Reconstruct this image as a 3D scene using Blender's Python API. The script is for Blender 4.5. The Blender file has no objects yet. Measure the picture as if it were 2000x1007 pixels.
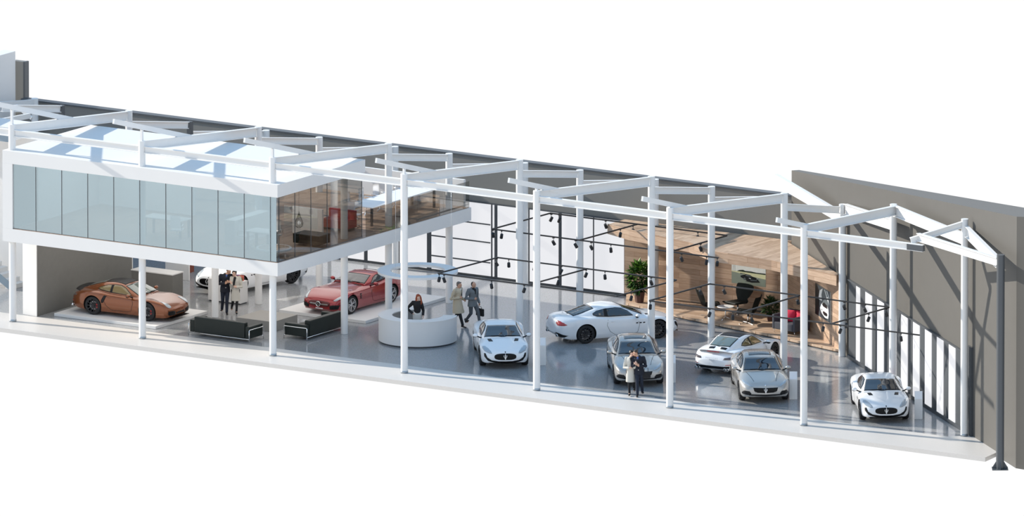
import bpy, bmesh, math, random
from math import sin, cos, pi, radians, sqrt, atan2, hypot
from mathutils import Vector, Matrix, Euler
from mathutils.bvhtree import BVHTree
random.seed(7)
SC = bpy.context.scene
COL = SC.collection
SC.view_settings.view_transform = 'Standard'
SC.view_settings.look = 'None'
SC.view_settings.gamma = 1.0
SC.view_settings.use_curve_mapping = False
SC.view_settings.exposure = 0.0

# ------------------------------------------------------------------ materials
def srgb(r, g, b):
    f = lambda c: c / 12.92 if c <= 0.04045 else ((c + 0.055) / 1.055) ** 2.4
    return (f(r / 255), f(g / 255), f(b / 255), 1.0)

MATS = {}
def mat(name, col, rough=0.5, metal=0.0, spec=0.5, coat=0.0, noise=0.0, nscale=8.0, bump=0.0, bscale=60.0, emit=None, estr=0.0):
    m = bpy.data.materials.new(name); m.use_nodes = True
    nt = m.node_tree; b = nt.nodes['Principled BSDF']
    b.inputs['Base Color'].default_value = col
    b.inputs['Roughness'].default_value = rough
    b.inputs['Metallic'].default_value = metal
    b.inputs['Specular IOR Level'].default_value = spec
    b.inputs['Coat Weight'].default_value = coat
    b.inputs['Coat Roughness'].default_value = 0.03
    if emit:
        b.inputs['Emission Color'].default_value = emit
        b.inputs['Emission Strength'].default_value = estr
    if noise or bump:
        tc = nt.nodes.new('ShaderNodeTexCoord')
    if noise:
        n = nt.nodes.new('ShaderNodeTexNoise'); n.inputs['Scale'].default_value = nscale; n.inputs['Detail'].default_value = 5
        nt.links.new(tc.outputs['Object'], n.inputs['Vector'])
        mx = nt.nodes.new('ShaderNodeMix'); mx.data_type = 'RGBA'
        mx.inputs[6].default_value = tuple(c * (1 - noise) for c in col[:3]) + (1,)
        mx.inputs[7].default_value = tuple(min(1, c * (1 + noise)) for c in col[:3]) + (1,)
        nt.links.new(n.outputs['Fac'], mx.inputs[0]); nt.links.new(mx.outputs[2], b.inputs['Base Color'])
    if bump:
        n2 = nt.nodes.new('ShaderNodeTexNoise'); n2.inputs['Scale'].default_value = bscale; n2.inputs['Detail'].default_value = 3
        nt.links.new(tc.outputs['Object'], n2.inputs['Vector'])
        bp = nt.nodes.new('ShaderNodeBump'); bp.inputs['Strength'].default_value = bump; bp.inputs['Distance'].default_value = 0.01
        nt.links.new(n2.outputs['Fac'], bp.inputs['Height']); nt.links.new(bp.outputs['Normal'], b.inputs['Normal'])
    MATS[name] = m
    return m

def wood(name, axes, pw=1.3, ph=0.16, cols=((212, 184, 160), (176, 148, 126))):
    """planks: axes says which object axes run along and across the boards"""
    m = bpy.data.materials.new(name); m.use_nodes = True
    nt = m.node_tree; L = nt.links.new; N = nt.nodes.new
    b = nt.nodes['Principled BSDF']
    tc = N('ShaderNodeTexCoord'); sp = N('ShaderNodeSeparateXYZ'); cb = N('ShaderNodeCombineXYZ')
    L(tc.outputs['Object'], sp.inputs[0])
    L(sp.outputs[axes[0]], cb.inputs[0]); L(sp.outputs[axes[1]], cb.inputs[1])
    br = N('ShaderNodeTexBrick'); L(cb.outputs[0], br.inputs['Vector'])
    br.inputs['Scale'].default_value = 1.0
    br.inputs['Brick Width'].default_value = pw; br.inputs['Row Height'].default_value = ph
    br.inputs['Mortar Size'].default_value = 0.006; br.inputs['Mortar Smooth'].default_value = 0.1
    br.inputs['Color1'].default_value = srgb(*cols[0]); br.inputs['Color2'].default_value = srgb(*cols[1])
    br.inputs['Mortar'].default_value = srgb(160, 128, 100)
    br.offset = 0.37
    mp = N('ShaderNodeMapping'); mp.inputs['Scale'].default_value = (1.2, 14, 1); L(cb.outputs[0], mp.inputs[0])
    nz = N('ShaderNodeTexNoise'); nz.inputs['Scale'].default_value = 2.0; nz.inputs['Detail'].default_value = 7; L(mp.outputs[0], nz.inputs['Vector'])
    rp = N('ShaderNodeValToRGB'); L(nz.outputs['Fac'], rp.inputs[0])
    rp.color_ramp.elements[0].position = 0.25; rp.color_ramp.elements[0].color = (0.72, 0.68, 0.64, 1)
    rp.color_ramp.elements[1].position = 0.75; rp.color_ramp.elements[1].color = (1.1, 1.1, 1.08, 1)
    mx = N('ShaderNodeMix'); mx.data_type = 'RGBA'; mx.blend_type = 'MULTIPLY'; mx.inputs[0].default_value = 0.85
    L(br.outputs['Color'], mx.inputs[6]); L(rp.outputs[0], mx.inputs[7]); L(mx.outputs[2], b.inputs['Base Color'])
    b.inputs['Roughness'].default_value = 0.45; b.inputs['Specular IOR Level'].default_value = 0.3
    MATS[name] = m
    return m

def glass(name, tint, refl, amount, rough=0.0):
    """thin pane: tinted see-through plus a mirror share"""
    m = bpy.data.materials.new(name); m.use_nodes = True
    nt = m.node_tree; nt.nodes.clear(); L = nt.links.new; N = nt.nodes.new
    out = N('ShaderNodeOutputMaterial'); mx = N('ShaderNodeMixShader'); tr = N('ShaderNodeBsdfTransparent'); gl = N('ShaderNodeBsdfGlossy')
    tr.inputs[0].default_value = tuple(tint) + (1,); gl.inputs['Color'].default_value = tuple(refl) + (1,); gl.inputs['Roughness'].default_value = rough
    mx.inputs[0].default_value = amount
    L(tr.outputs[0], mx.inputs[1]); L(gl.outputs[0], mx.inputs[2]); L(mx.outputs[0], out.inputs[0])
    MATS[name] = m
    return m

WHITE = mat('white_paint', (0.76, 0.75, 0.735, 1), 0.45, spec=0.3, noise=0.02, nscale=2)
STEEL = mat('white_steel', (0.80, 0.80, 0.79, 1), 0.35, spec=0.35, noise=0.02, nscale=3)
TERR = mat('terrace_stone', (0.63, 0.60, 0.565, 1), 0.4, spec=0.3, noise=0.05, nscale=14)
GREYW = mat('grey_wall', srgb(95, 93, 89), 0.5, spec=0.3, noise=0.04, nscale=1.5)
PANEL = mat('white_board', (0.82, 0.82, 0.83, 1), 0.35, spec=0.4, noise=0.02, nscale=1)
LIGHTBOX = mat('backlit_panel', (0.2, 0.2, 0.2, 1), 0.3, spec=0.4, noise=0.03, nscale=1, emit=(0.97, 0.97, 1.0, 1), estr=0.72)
GREYB = mat('grey_wall_sunlit', srgb(128, 127, 123), 0.5, spec=0.3, noise=0.04, nscale=1.5)  # lighter copy of the wall grey, grazing sunlight put into the colour
FRAME = mat('dark_frame', srgb(72, 76, 80), 0.45, spec=0.4, noise=0.05)
DARKST = mat('dark_steel', srgb(84, 88, 92), 0.4, metal=0.2, noise=0.05)
CONC = mat('concrete_grey', srgb(112, 111, 107), 0.6, noise=0.08, nscale=5, bump=0.2)
BLACK = mat('black_metal', (0.02, 0.02, 0.022, 1), 0.45, noise=0.1)
CHROME = mat('chrome', (0.85, 0.86, 0.87, 1), 0.12, metal=1.0, noise=0.01)
LEATHER = mat('black_green_leather', srgb(26, 34, 31), 0.42, spec=0.35, noise=0.15, nscale=6, bump=0.15, bscale=90)
WOODX = wood('oak_planks_wall', (0, 2), 1.5, 0.2)
WOODF = wood('oak_planks_floor', (0, 1), cols=((216, 190, 166), (184, 156, 132)))
WOODD = wood('dark_oak_floor', (1, 0), cols=((178, 156, 138), (152, 130, 114)))
WOODR = wood('oak_planks_roof', (1, 0), cols=((216, 190, 166), (184, 156, 132)))
GLASSF = glass('blue_glass', (0.62, 0.70, 0.74), (0.66, 0.79, 0.85), 0.5)
GLASSS = glass('brown_glass', (0.72, 0.72, 0.71), (0.85, 0.87, 0.88), 0.14)

def floor_mat():
    m = bpy.data.materials.new('polished_floor'); m.use_nodes = True
    nt = m.node_tree; L = nt.links.new; N = nt.nodes.new; b = nt.nodes['Principled BSDF']
    tc = N('ShaderNodeTexCoord')
    n1 = N('ShaderNodeTexNoise'); n1.inputs['Scale'].default_value = 22; n1.inputs['Detail'].default_value = 6
    n2 = N('ShaderNodeTexVoronoi'); n2.inputs['Scale'].default_value = 30
    L(tc.outputs['Object'], n1.inputs['Vector']); L(tc.outputs['Object'], n2.inputs['Vector'])
    r = N('ShaderNodeValToRGB'); r.color_ramp.elements[0].color = srgb(122, 128, 132); r.color_ramp.elements[1].color = srgb(146, 151, 154)
    r.color_ramp.elements[0].position = 0.35; r.color_ramp.elements[1].position = 0.65
    L(n1.outputs['Fac'], r.inputs[0])
    mx = N('ShaderNodeMix'); mx.data_type = 'RGBA'; mx.inputs[0].default_value = 0.12
    L(r.outputs[0], mx.inputs[6]); L(n2.outputs['Color'], mx.inputs[7])
    hs = N('ShaderNodeHueSaturation'); hs.inputs['Saturation'].default_value = 0.25; L(mx.outputs[2], hs.inputs['Color'])
    L(hs.outputs[0], b.inputs['Base Color'])
    b.inputs['Roughness'].default_value = 0.11; b.inputs['Specular IOR Level'].default_value = 0.35
    bp = N('ShaderNodeBump'); bp.inputs['Strength'].default_value = 0.05; bp.inputs['Distance'].default_value = 0.01
    L(n1.outputs['Fac'], bp.inputs['Height']); L(bp.outputs[0], b.inputs['Normal'])
    return m
FLOOR = floor_mat()

# ------------------------------------------------------------------ mesh helpers
class MB:
    def __init__(s): s.bm = bmesh.new()
    def face(s, vs, mi=0):
        f = s.bm.faces.new([s.bm.verts.new(v) for v in vs]); f.material_index = mi; return f
    def box(s, x0, x1, y0, y1, z0, z1, mi=0, bev=0.0):
        x0, x1 = min(x0, x1), max(x0, x1); y0, y1 = min(y0, y1), max(y0, y1); z0, z1 = min(z0, z1), max(z0, z1)
        return s.prism([(x0, y0), (x1, y0), (x1, y1), (x0, y1)], z0, z1, mi, bev)
    def prism(s, poly, z0, z1, mi=0, bev=0.0):
        a = sum(poly[i][0] * poly[(i + 1) % len(poly)][1] - poly[(i + 1) % len(poly)][0] * poly[i][1] for i in range(len(poly)))
        if a < 0: poly = poly[::-1]
        n = len(poly)
        zb = z0 if callable(z0) else (lambda x, y: z0)
        zt = z1 if callable(z1) else (lambda x, y: z1)
        lo = [s.bm.verts.new((x, y, zb(x, y))) for x, y in poly]; hi = [s.bm.verts.new((x, y, zt(x, y))) for x, y in poly]
        fs = [s.bm.faces.new(lo[::-1]), s.bm.faces.new(hi)]
        for i in range(n): fs.append(s.bm.faces.new((lo[i], lo[(i + 1) % n], hi[(i + 1) % n], hi[i])))
        for f in fs: f.material_index = mi
        if bev:
            es = list({e for f in fs for e in f.edges})
            bmesh.ops.bevel(s.bm, geom=es, offset=bev, segments=2, affect='EDGES', profile=0.6)
        return fs
    def obox(s, c, ax, ay, az, hx, hy, hz, mi=0):
        """oriented box: centre, three unit axes, half sizes"""
        c = Vector(c); ax, ay, az = Vector(ax), Vector(ay), Vector(az)
        v = [s.bm.verts.new(c + ax * hx * i + ay * hy * j + az * hz * k) for k in (-1, 1) for j in (-1, 1) for i in (-1, 1)]
        for q in ((0, 2, 3, 1), (4, 5, 7, 6), (0, 1, 5, 4), (2, 6, 7, 3), (0, 4, 6, 2), (1, 3, 7, 5)):
            f = s.bm.faces.new([v[i] for i in q]); f.material_index = mi
    def bar(s, a, b, w, h, mi=0, up=(0, 0, 1)):
        a, b = Vector(a), Vector(b); d = (b - a); l = d.length; d.normalize()
        u = Vector(up); side = d.cross(u)
        if side.length < 1e-6: side = d.cross(Vector((1, 0, 0)))
        side.normalize(); u2 = side.cross(d).normalized()
        s.obox((a + b) / 2, d, side, u2, l / 2, w / 2, h / 2, mi)
    def ring(s, c, u, v, ru, rv, n):
        return [s.bm.verts.new(c + u * (ru * cos(2 * pi * i / n)) + v * (rv * sin(2 * pi * i / n))) for i in range(n)]
    def tube(s, path, r, n=12, mi=0, caps=True, smooth=True):
        pts = [Vector(p) for p in path]; rs = r if isinstance(r, (list, tuple)) else [r] * len(pts)
        prev = None; up = None; first = None
        for i, p in enumerate(pts):
            d = (pts[min(i + 1, len(pts) - 1)] - pts[max(i - 1, 0)]).normalized()
            if up is None:
                t = Vector((0, 0, 1)) if abs(d.z) < 0.9 else Vector((1, 0, 0))
                up = (t - d * t.dot(d)).normalized()
            else:
                up = (up - d * up.dot(d)).normalized()
            rg = s.ring(p, up, d.cross(up), rs[i], rs[i], n)
            if prev:
                for k in range(n):
                    f = s.bm.faces.new((prev[k], prev[(k + 1) % n], rg[(k + 1) % n], rg[k])); f.material_index = mi; f.smooth = smooth
            else: first = rg
            prev = rg
        if caps:
            s.bm.faces.new(first[::-1]).material_index = mi; s.bm.faces.new(prev).material_index = mi
    def lathe(s, prof, n=32, c=(0, 0, 0), axis='z', mi=0, a0=0.0, a1=2 * pi, smooth=True):
        c = Vector(c); full = abs(a1 - a0 - 2 * pi) < 1e-6; m = n if full else n + 1
        def P(r, h, a):
            if axis == 'z': return c + Vector((r * cos(a), r * sin(a), h))
            if axis == 'y': return c + Vector((r * cos(a), h, r * sin(a)))
            return c + Vector((h, r * cos(a), r * sin(a)))
        rows = []
        for r, h in prof:
            if r < 1e-6: rows.append([s.bm.verts.new(P(0, h, 0))])
            else: rows.append([s.bm.verts.new(P(r, h, a0 + (a1 - a0) * i / n)) for i in range(m)])
        for A, B in zip(rows, rows[1:]):
            for i in range(n):
                j = (i + 1) % m
                vs = [A[i % len(A)], A[j % len(A)], B[j % len(B)], B[i % len(B)]]
                vs = [v for k, v in enumerate(vs) if v not in vs[:k]]
                if len(vs) >= 3:
                    try: f = s.bm.faces.new(vs); f.material_index = mi; f.smooth = smooth
                    except ValueError: pass
    def grid(s, rows, mi=0, closed=False, smooth=True):
        V = [[s.bm.verts.new(p) for p in r] for r in rows]
        for A, B in zip(V, V[1:]):
            n = len(A)
            for i in range(n if closed else n - 1):
                f = s.bm.faces.new((A[i], A[(i + 1) % n], B[(i + 1) % n], B[i])); f.material_index = mi; f.smooth = smooth
        return V
    def ball(s, c, r, n=14, mi=0, sc=(1, 1, 1), rot=None):
        M = Matrix.Translation(Vector(c)) @ (rot.to_matrix().to_4x4() if rot else Matrix()) @ Matrix.Diagonal((r * sc[0], r * sc[1], r * sc[2], 1))
        g = bmesh.ops.create_uvsphere(s.bm, u_segments=n, v_segments=max(6, n // 2 + 1), radius=1, matrix=M)
        for v in g['verts']:
            for f in v.link_faces: f.smooth = True; f.material_index = mi
    def build(s, name, m, parent=None, loc=None, recalc=True, sharp=None):
        me = bpy.data.meshes.new(name)
        if recalc: bmesh.ops.recalc_face_normals(s.bm, faces=s.bm.faces[:])
        s.bm.to_mesh(me); s.bm.free()
        for x in (m if isinstance(m, (list, tuple)) else [m]): me.materials.append(x)
        if sharp is not None: me.set_sharp_from_angle(angle=radians(sharp))
        o = bpy.data.objects.new(name, me); COL.objects.link(o)
        if parent is not None: o.parent = parent
        if loc is not None: o.location = loc
        return o

def thing(name, label, cat, loc=(0, 0, 0), rz=0.0, group=None):
    o = bpy.data.objects.new(name, None); COL.objects.link(o)
    o.location = loc; o.rotation_euler = (0, 0, rz); o.empty_display_size = 0.2
    return tag(o, label, cat, group)
def tag(o, label, cat, group=None, kind=None):
    o['label'] = label; o['category'] = cat
    if group: o['group'] = group
    if kind: o['kind'] = kind
    return o
def struct(o, label, cat):
    o['label'] = label; o['category'] = cat; o['kind'] = 'structure'; return o
def dup(root, loc=None, rz=None, label=None, group=None):
    r = root.copy(); COL.objects.link(r)
    if loc is not None: r.location = loc
    if rz is not None: r.rotation_euler = (0, 0, rz)
    if label: r['label'] = label
    if group: r['group'] = group
    for ch in list(root.children):
        c = ch.copy(); COL.objects.link(c); c.parent = r
        for g in list(ch.children):
            d = g.copy(); COL.objects.link(d); d.parent = c
    return r
ORD = ['first', 'second', 'third', 'fourth', 'fifth', 'sixth', 'seventh', 'eighth', 'ninth', 'tenth', 'eleventh', 'twelfth']

# ------------------------------------------------------------------ camera, sun, sky
TH = 0.57899324; PITCH = radians(11.3); CAMLOC = Vector((542.86920, -795.40910, 194.86699)); FPX = 50000.0
cam = bpy.data.cameras.new('camera'); camo = bpy.data.objects.new('camera', cam); COL.objects.link(camo)
cam.lens = FPX * 36 / 2000; cam.sensor_width = 36; cam.sensor_fit = 'HORIZONTAL'; cam.clip_start = 5; cam.clip_end = 4000
camo.location = CAMLOC; camo.rotation_euler = (pi / 2 - PITCH, 0, TH)
SC.camera = camo
FW = Vector((-sin(TH) * cos(PITCH), cos(TH) * cos(PITCH), -sin(PITCH))); RT = Vector((cos(TH), sin(TH), 0)); UP = RT.cross(FW)
def at(u, v, z=0.0):
    """the point at height z that the photograph shows at pixel u, v"""
    q = FW + RT * ((u - 1000) / FPX) + UP * ((503.5 - v) / FPX)
    return CAMLOC + q * ((z - CAMLOC.z) / q.z)
def aty(u, v, Y):
    q = FW + RT * ((u - 1000) / FPX) + UP * ((503.5 - v) / FPX)
    return CAMLOC + q * ((Y - CAMLOC.y) / q.y)

SUNDIR = Vector((-2.15, -0.30, 1.0)).normalized()
sl = bpy.data.lights.new('sun', 'SUN'); sl.energy = 6.3; sl.angle = radians(0.7); sl.color = (1.0, 0.93, 0.83)
so = bpy.data.objects.new('sun', sl); COL.objects.link(so); so.rotation_euler = SUNDIR.to_track_quat('Z', 'Y').to_euler(); so.location = (-40, -20, 40)
w = bpy.data.worlds.new('sky'); SC.world = w; w.use_nodes = True
nt = w.node_tree; bg = nt.nodes['Background']
tc = nt.nodes.new('ShaderNodeTexCoord'); sp = nt.nodes.new('ShaderNodeSeparateXYZ'); rp = nt.nodes.new('ShaderNodeValToRGB')
mr = nt.nodes.new('ShaderNodeMapRange'); mr.inputs[1].default_value = -1; mr.inputs[2].default_value = 1
nt.links.new(tc.outputs['Generated'], sp.inputs[0]); nt.links.new(sp.outputs[2], mr.inputs[0]); nt.links.new(mr.outputs[0], rp.inputs[0])
e = rp.color_ramp.elements; e[0].position = 0.0; e[0].color = (1.02, 1.02, 1.02, 1); e[1].position = 1.0; e[1].color = (0.26, 0.50, 0.85, 1)
for p_, c_ in ((0.455, (1.02, 1.02, 1.02)), (0.5, (1.0, 1.0, 1.0)), (0.54, (0.96, 0.97, 1.0)), (0.60, (0.90, 0.94, 1.0)), (0.67, (0.62, 0.77, 0.95)), (0.74, (0.43, 0.65, 0.91))):
    x = e.new(p_); x.color = c_ + (1,)
nt.links.new(rp.outputs[0], bg.inputs[0]); bg.inputs[1].default_value = 1.0
# ------------------------------------------------------------------ ground slabs
b = MB(); b.prism([(-9, -1.31), (44.88, -1.31), (44.72, -0.16), (42.3, 1.86), (41.6, 1.2), (-9, 1.2)], -0.16, 0.0)
struct(b.build('floor_terrace', TERR), 'pale stone terrace strip in front of the showroom columns', 'terrace')
b = MB(); b.prism([(-9, 1.2), (43.05, 1.2), (30.2, 12.05), (24.9, 17.1), (-9, 17.1)], -0.16, -0.004)
struct(b.build('floor', FLOOR), 'polished grey showroom floor with reflections', 'floor')

# ------------------------------------------------------------------ back wall with its white panels
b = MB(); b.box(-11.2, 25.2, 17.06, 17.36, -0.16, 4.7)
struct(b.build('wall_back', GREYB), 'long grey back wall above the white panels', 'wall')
b = MB(); b.box(-11.2, 25.2, 17.02, 17.4, 4.7, 4.76)
struct(b.build('trim_back_wall', DARKST), 'thin dark coping along the top of the back wall', 'trim')
pan = thing('wall_panelling', 'white panels in dark frames along the back wall beside the oak lounge', 'wall panelling', (0, 17, 0))
b = MB(); b.box(-6, 16.96, 0.0, 0.06, 0, 2.97); b.build('backing_frame', FRAME, pan)
us = [(535, 583), (591, 640), (648, 671), (679, 711), (719, 773), (781.7, 833.8), (843.6, 959), (963, 965.6), (972.6, 1030.5), (1035.5, 1091), (1098, 1158), (1161.5, 1219)]
for k, (u0, u1) in enumerate(us):
    x0, x1 = aty(u0, 500, 17)[0], aty(u1, 500, 17)[0]
    b = MB(); b.box(x0, x1, -0.035, -0.001, 0.1, 2.92); p = b.build('white_panel', LIGHTBOX, pan)
    if k == 6:
        b = MB()
        for z in (0.63, 1.42, 2.13): b.box(x0, x1, -0.06, -0.036, z - 0.025, z + 0.025)
        b.build('transom', FRAME, p)

# ------------------------------------------------------------------ oblique end wall
WA = Vector((42.22, 1.91, 0)); WB = Vector((30.62, 11.69, 0)); WD = (WB - WA).normalized(); WN = Vector((-WD.y, WD.x, 0))
if WN.y > 0: WN = -WN
def wpt(s, off=0.0, z=0.0): return WA + WD * s + WN * off + Vector((0, 0, z))
def ws(u):
    q = FW + RT * ((u - 1000) / FPX)
    n = WN; t = (WA - CAMLOC).dot(n) / q.dot(n); return (CAMLOC + q * t - WA).dot(WD)
s_f = (Vector((46.44, -1.65, 0)) - WA).dot(WD); s_b = (Vector((24.9, 16.52, 0)) - WA).dot(WD)
ztop = lambda x, y: 9.4 + (5.86 - 9.4) * ((Vector((x, y, 0)) - WA).dot(WD) - s_f) / (s_b - s_f)
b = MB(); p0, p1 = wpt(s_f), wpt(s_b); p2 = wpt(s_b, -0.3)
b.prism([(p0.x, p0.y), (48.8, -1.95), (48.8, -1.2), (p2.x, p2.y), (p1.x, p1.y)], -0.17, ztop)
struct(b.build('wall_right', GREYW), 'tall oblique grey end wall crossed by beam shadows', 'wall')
pan = thing('wall_panelling', 'slanting band of white upright panels and dark strips on the grey end wall', 'wall panelling', wpt(0))
loc = lambda s, off, z: WD * s + WN * off + Vector((0, 0, z))
def wbox(mb, s0, s1, o0, o1, z0, z1): mb.obox(loc((s0 + s1) / 2, (o0 + o1) / 2, (z0 + z1) / 2), WD, WN, (0, 0, 1), abs(s1 - s0) / 2, abs(o1 - o0) / 2, (z1 - z0) / 2)
b = MB(); wbox(b, ws(1661), ws(1894.5), 0.0, 0.06, 0, 3.06); b.build('dark_backing', FRAME, pan)
b = MB(); wbox(b, ws(1661), ws(1895), 0.061, 0.11, 3.02, 3.06); b.build('top_rail', DARKST, pan)
b = MB(); wbox(b, ws(1661), ws(1895), 0.061, 0.12, 0.0, 0.14); b.build('base_rail', FRAME, pan)
for k in range(-1, 9):
    u0 = 1694.5 + 23.35 * k; u1 = u0 + 12.3
    b = MB(); wbox(b, ws(u0 if k > -1 else 1676.5), ws(u1), 0.061, 0.09, 0.14, 3.0); b.build('white_panel', LIGHTBOX, pan)
b = MB(); wbox(b, ws(1894.5), ws(1902), 0.0, 0.1, 0, 3.4); b.build('corner_post', FRAME, pan)

# ------------------------------------------------------------------ mezzanine
XL, XR, YF, YB = -0.25, 12.42, -0.3, 12.9
b = MB(); b.prism([(XL, YF), (XR, YF), (XR + 0.16, YB), (XL, YB)], 3.17, 3.68)
struct(b.build('ceiling_slab', WHITE), 'white mezzanine floor slab with a plain fascia', 'slab')
b = MB(); b.prism([(XL + 0.5, YF + 0.02), (XR - 0.02, YF + 0.02), (XR + 0.12, YB - 0.1), (XL + 0.5, YB - 0.1)], 3.681, 3.70)
struct(b.build('floor_mezzanine', WOODD), 'dark oak board floor of the mezzanine office', 'floor')
b = MB(); b.box(XL, XR, YF, 5.75, 6.22, 6.71)
struct(b.build('roof_mezzanine', WHITE), 'flat white roof of the mezzanine office', 'roof')
b = MB(); b.box(XL, XL + 0.46, YF, 5.75, 3.681, 6.219)
struct(b.build('wall_left', WHITE), 'white side wall framing the office glass', 'wall')
b = MB(); b.box(XL + 0.461, XL + 0.48, YF + .09, 1.4, 3.71, 6.219)
struct(b.build('trim_lining', CONC), 'grey lining inside the left end of the office glass', 'trim')
b = MB(); b.box(XL + 0.5, 4.6, 5.55, 5.74, 3.71, 6.219)
struct(b.build('wall_office_back', WHITE), 'white back wall inside the mezzanine office', 'wall')
b = MB(); b.box(0.0, XR - 0.1, YB - 0.14, YB, 3.701, 4.75)
struct(b.build('wall_parapet', WHITE), 'low white parapet at the back of the balcony', 'parapet')
xs = [0.22, 1.26] + [1.26 + 1.2 * k for k in range(1, 10)] + [12.34]
w1 = thing('window_1', 'long bluish office window of frameless panes facing the terrace', 'window', (0, YF + 0.05, 3.68)); w1['kind'] = 'structure'
for k in range(len(xs) - 1):
    b = MB(); b.box(xs[k] + 0.008, xs[k + 1] - 0.008, 0, 0.018, 0.03, 2.535); b.build('pane', GLASSF, w1)
    if k and k != 10 or k == 10:
        b = MB(); b.box(xs[k] - 0.008, xs[k] + 0.008, -0.012, 0.03, 0.03, 2.535); b.build('joint', DARKST, w1)
b = MB(); b.box(0.22, 12.4, -0.012, 0.05, 0.0, 0.03); b.build('bottom_rail', DARKST, w1)
ys = [-0.22, -0.12, 0.98, 2.08, 3.2, 5.6]
w2 = thing('window_2', 'brownish clear office window of tall panes on the balcony side', 'window', (XR - 0.06, 0, 3.68)); w2['kind'] = 'structure'
for k in range(len(ys) - 1):
    b = MB(); b.box(-0.009, 0.009, ys[k] + 0.008, ys[k + 1] - 0.008, 0.03, 2.535); b.build('pane', GLASSS, w2)
    b = MB(); b.box(-0.012, 0.012, ys[k + 1] - 0.01, ys[k + 1] + 0.01, 0.03, 2.535); b.build('joint', DARKST, w2)
b = MB(); b.box(-0.03, 0.03, -0.22, 5.62, 0.0, 0.03); b.build('bottom_rail', DARKST, w2)
rl = thing('glass_railing', 'brown tinted glass balcony railing beside the conference table', 'railing', (XR + 0.02, 5.75, 3.68))
for k in range(4):
    b = MB(); y0, y1 = k * 1.76, (k + 1) * 1.76 - 0.02
    b.prism([(y0 * 0.018 - 0.008, y0), (y0 * 0.018 + 0.008, y0), (y1 * 0.018 + 0.008, y1), (y1 * 0.018 - 0.008, y1)], 0.02, 1.05); b.build('glass_pane', GLASSS, rl)

# dark wall running back under the office, white front end
b = MB(); b.prism([(-0.46, 1.42), (0.24, 1.3), (0.26, 7.8), (-0.46, 7.8)], 0, 3.169)
struct(b.build('wall_partition', CONC), 'grey concrete partition behind the brown sports car', 'wall')
b = MB(); b.prism([(-0.47, 1.38), (0.25, 1.26), (0.25, 1.3), (-0.47, 1.42)], 0, 3.169)
struct(b.build('trim_partition', WHITE), 'white plastered end of the grey partition', 'trim')

# ------------------------------------------------------------------ left neighbour: tall white wall, roof block, ramp
b = MB(); b.box(-12.1, -11.57, 6.0, 17.2, 0, 6.58)
struct(b.build('wall_far_left', WHITE), 'tall plain white wall rising at the left edge', 'wall')
b = MB(); b.box(-11.9, -11.40, 17.5, 17.75, 0, 6.12)
struct(b.build('wall_grey_return', GREYB), 'narrow grey wall piece behind the tall white wall', 'wall')
b = MB(); b.box(-11.40, -11.31, 17.49, 17.76, 0, 6.13)
struct(b.build('trim_grey_return', DARKST), 'dark edge of the narrow grey wall piece', 'trim')
SLATE = mat('slate_front', srgb(132, 148, 160), .4, noise=.04)
b = MB(); b.box(-9, -3.57, 5.06, 6.5, 5.8, 6.36)
struct(b.build('roof_left', WHITE), 'white roof slab of the neighbouring part at the left edge', 'roof')
b = MB(); b.box(-9, -3.56, 5.0, 5.055, 5.8, 6.33)
struct(b.build('trim_roof_left', SLATE), 'slate blue front edge of the left roof slab', 'trim')
b = MB(); b.box(-9, -1.4, 6.6, 6.8, 0, 5.79)
struct(b.build('wall_left_lower', WHITE), 'white ground floor wall at the left edge', 'wall')
ps = at(22, 566)
rm = thing('stair_flight', 'white stair flight slanting up at the left edge behind the first column', 'stairs', (ps.x, ps.y, 0))
b = MB()
for k in range(8): b.box(-0.28 * (k + 1), -0.28 * k, 0, 1.0, 0.17 * k, 0.17 * (k + 1))
b.build('steps', WHITE, rm)
b = MB(); b.obox((-1.12, -0.03, 0.80), Vector((-0.28, 0, 0.17)).normalized(), (0, 1, 0), Vector((0.17, 0, 0.28)).normalized(), 1.4, 0.025, 0.13); b.build('stringer', SLATE, rm)

# ------------------------------------------------------------------ columns
def column(name, x, y, z1, label, r=0.137, group=None, m=STEEL, collar=True):
    t = thing(name, label, 'column', (x, y, 0), 0, group); t['kind'] = 'thing'
    b = MB(); b.tube([(0, 0, 0.0), (0, 0, z1)], r, 24); b.build('shaft', m, t, sharp=40)
    if collar:
        b = MB(); b.lathe([(r + 0.002, 0.001), (r + 0.006, 0.001), (r + 0.006, 0.09), (r + 0.002, 0.09)], 24); b.build('base_collar', MATS['collar'], t)
    return t
mat('collar', srgb(170, 178, 184), 0.3, metal=0.6, noise=0.03)
ft = ['at the left edge carrying the office', 'in front of the brown sports car', 'at the office corner between the black sofas', 'in front of the round reception desk',
      'just right of the leftmost frontal white coupe', 'just right of the couple at the front', 'right of the grey sedan beside the white stele']
for i in range(7): column('round_column', 6 * i, 0, 7.7, 'white round front column ' + ft[i], group='front row columns')
column('round_column', 42.09, 1.64, 8.3, 'white round column against the end wall beside the last white panel', group='front row columns')
mt = ['rising behind the left end of the office roof', 'rising behind the office roof at its middle', 'standing on the balcony beside the conference table',
      'behind the frontal white coupe near the two walking men', 'in front of the front wheel of the side-on white coupe', 'behind the frontal grey sedan near the end wall']
for i in range(6): column('round_column', 6 * i, 8, 6.94, 'white round middle column ' + mt[i], group='middle row columns', collar=False)
column('round_column', 35.79, 6.6, 7.36, 'white round column behind the frontal coupe, close to the striped panels', group='middle row columns', collar=False)
tt = ['far behind the office roof left of centre', 'rising behind the balcony railing end', 'behind the roof of the side-on white coupe', 'behind the white rear-engined coupe at the lounge edge']
for i in range(4): column('round_column', 6 + 6 * i + 0.02, 12.2, 5.85, 'white round rear column ' + tt[i], group='rear row columns', collar=False)
column('round_column', 30.22, 11.78, 5.9, 'white round column at the right corner of the oak lounge', group='rear row columns', collar=False)
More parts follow.
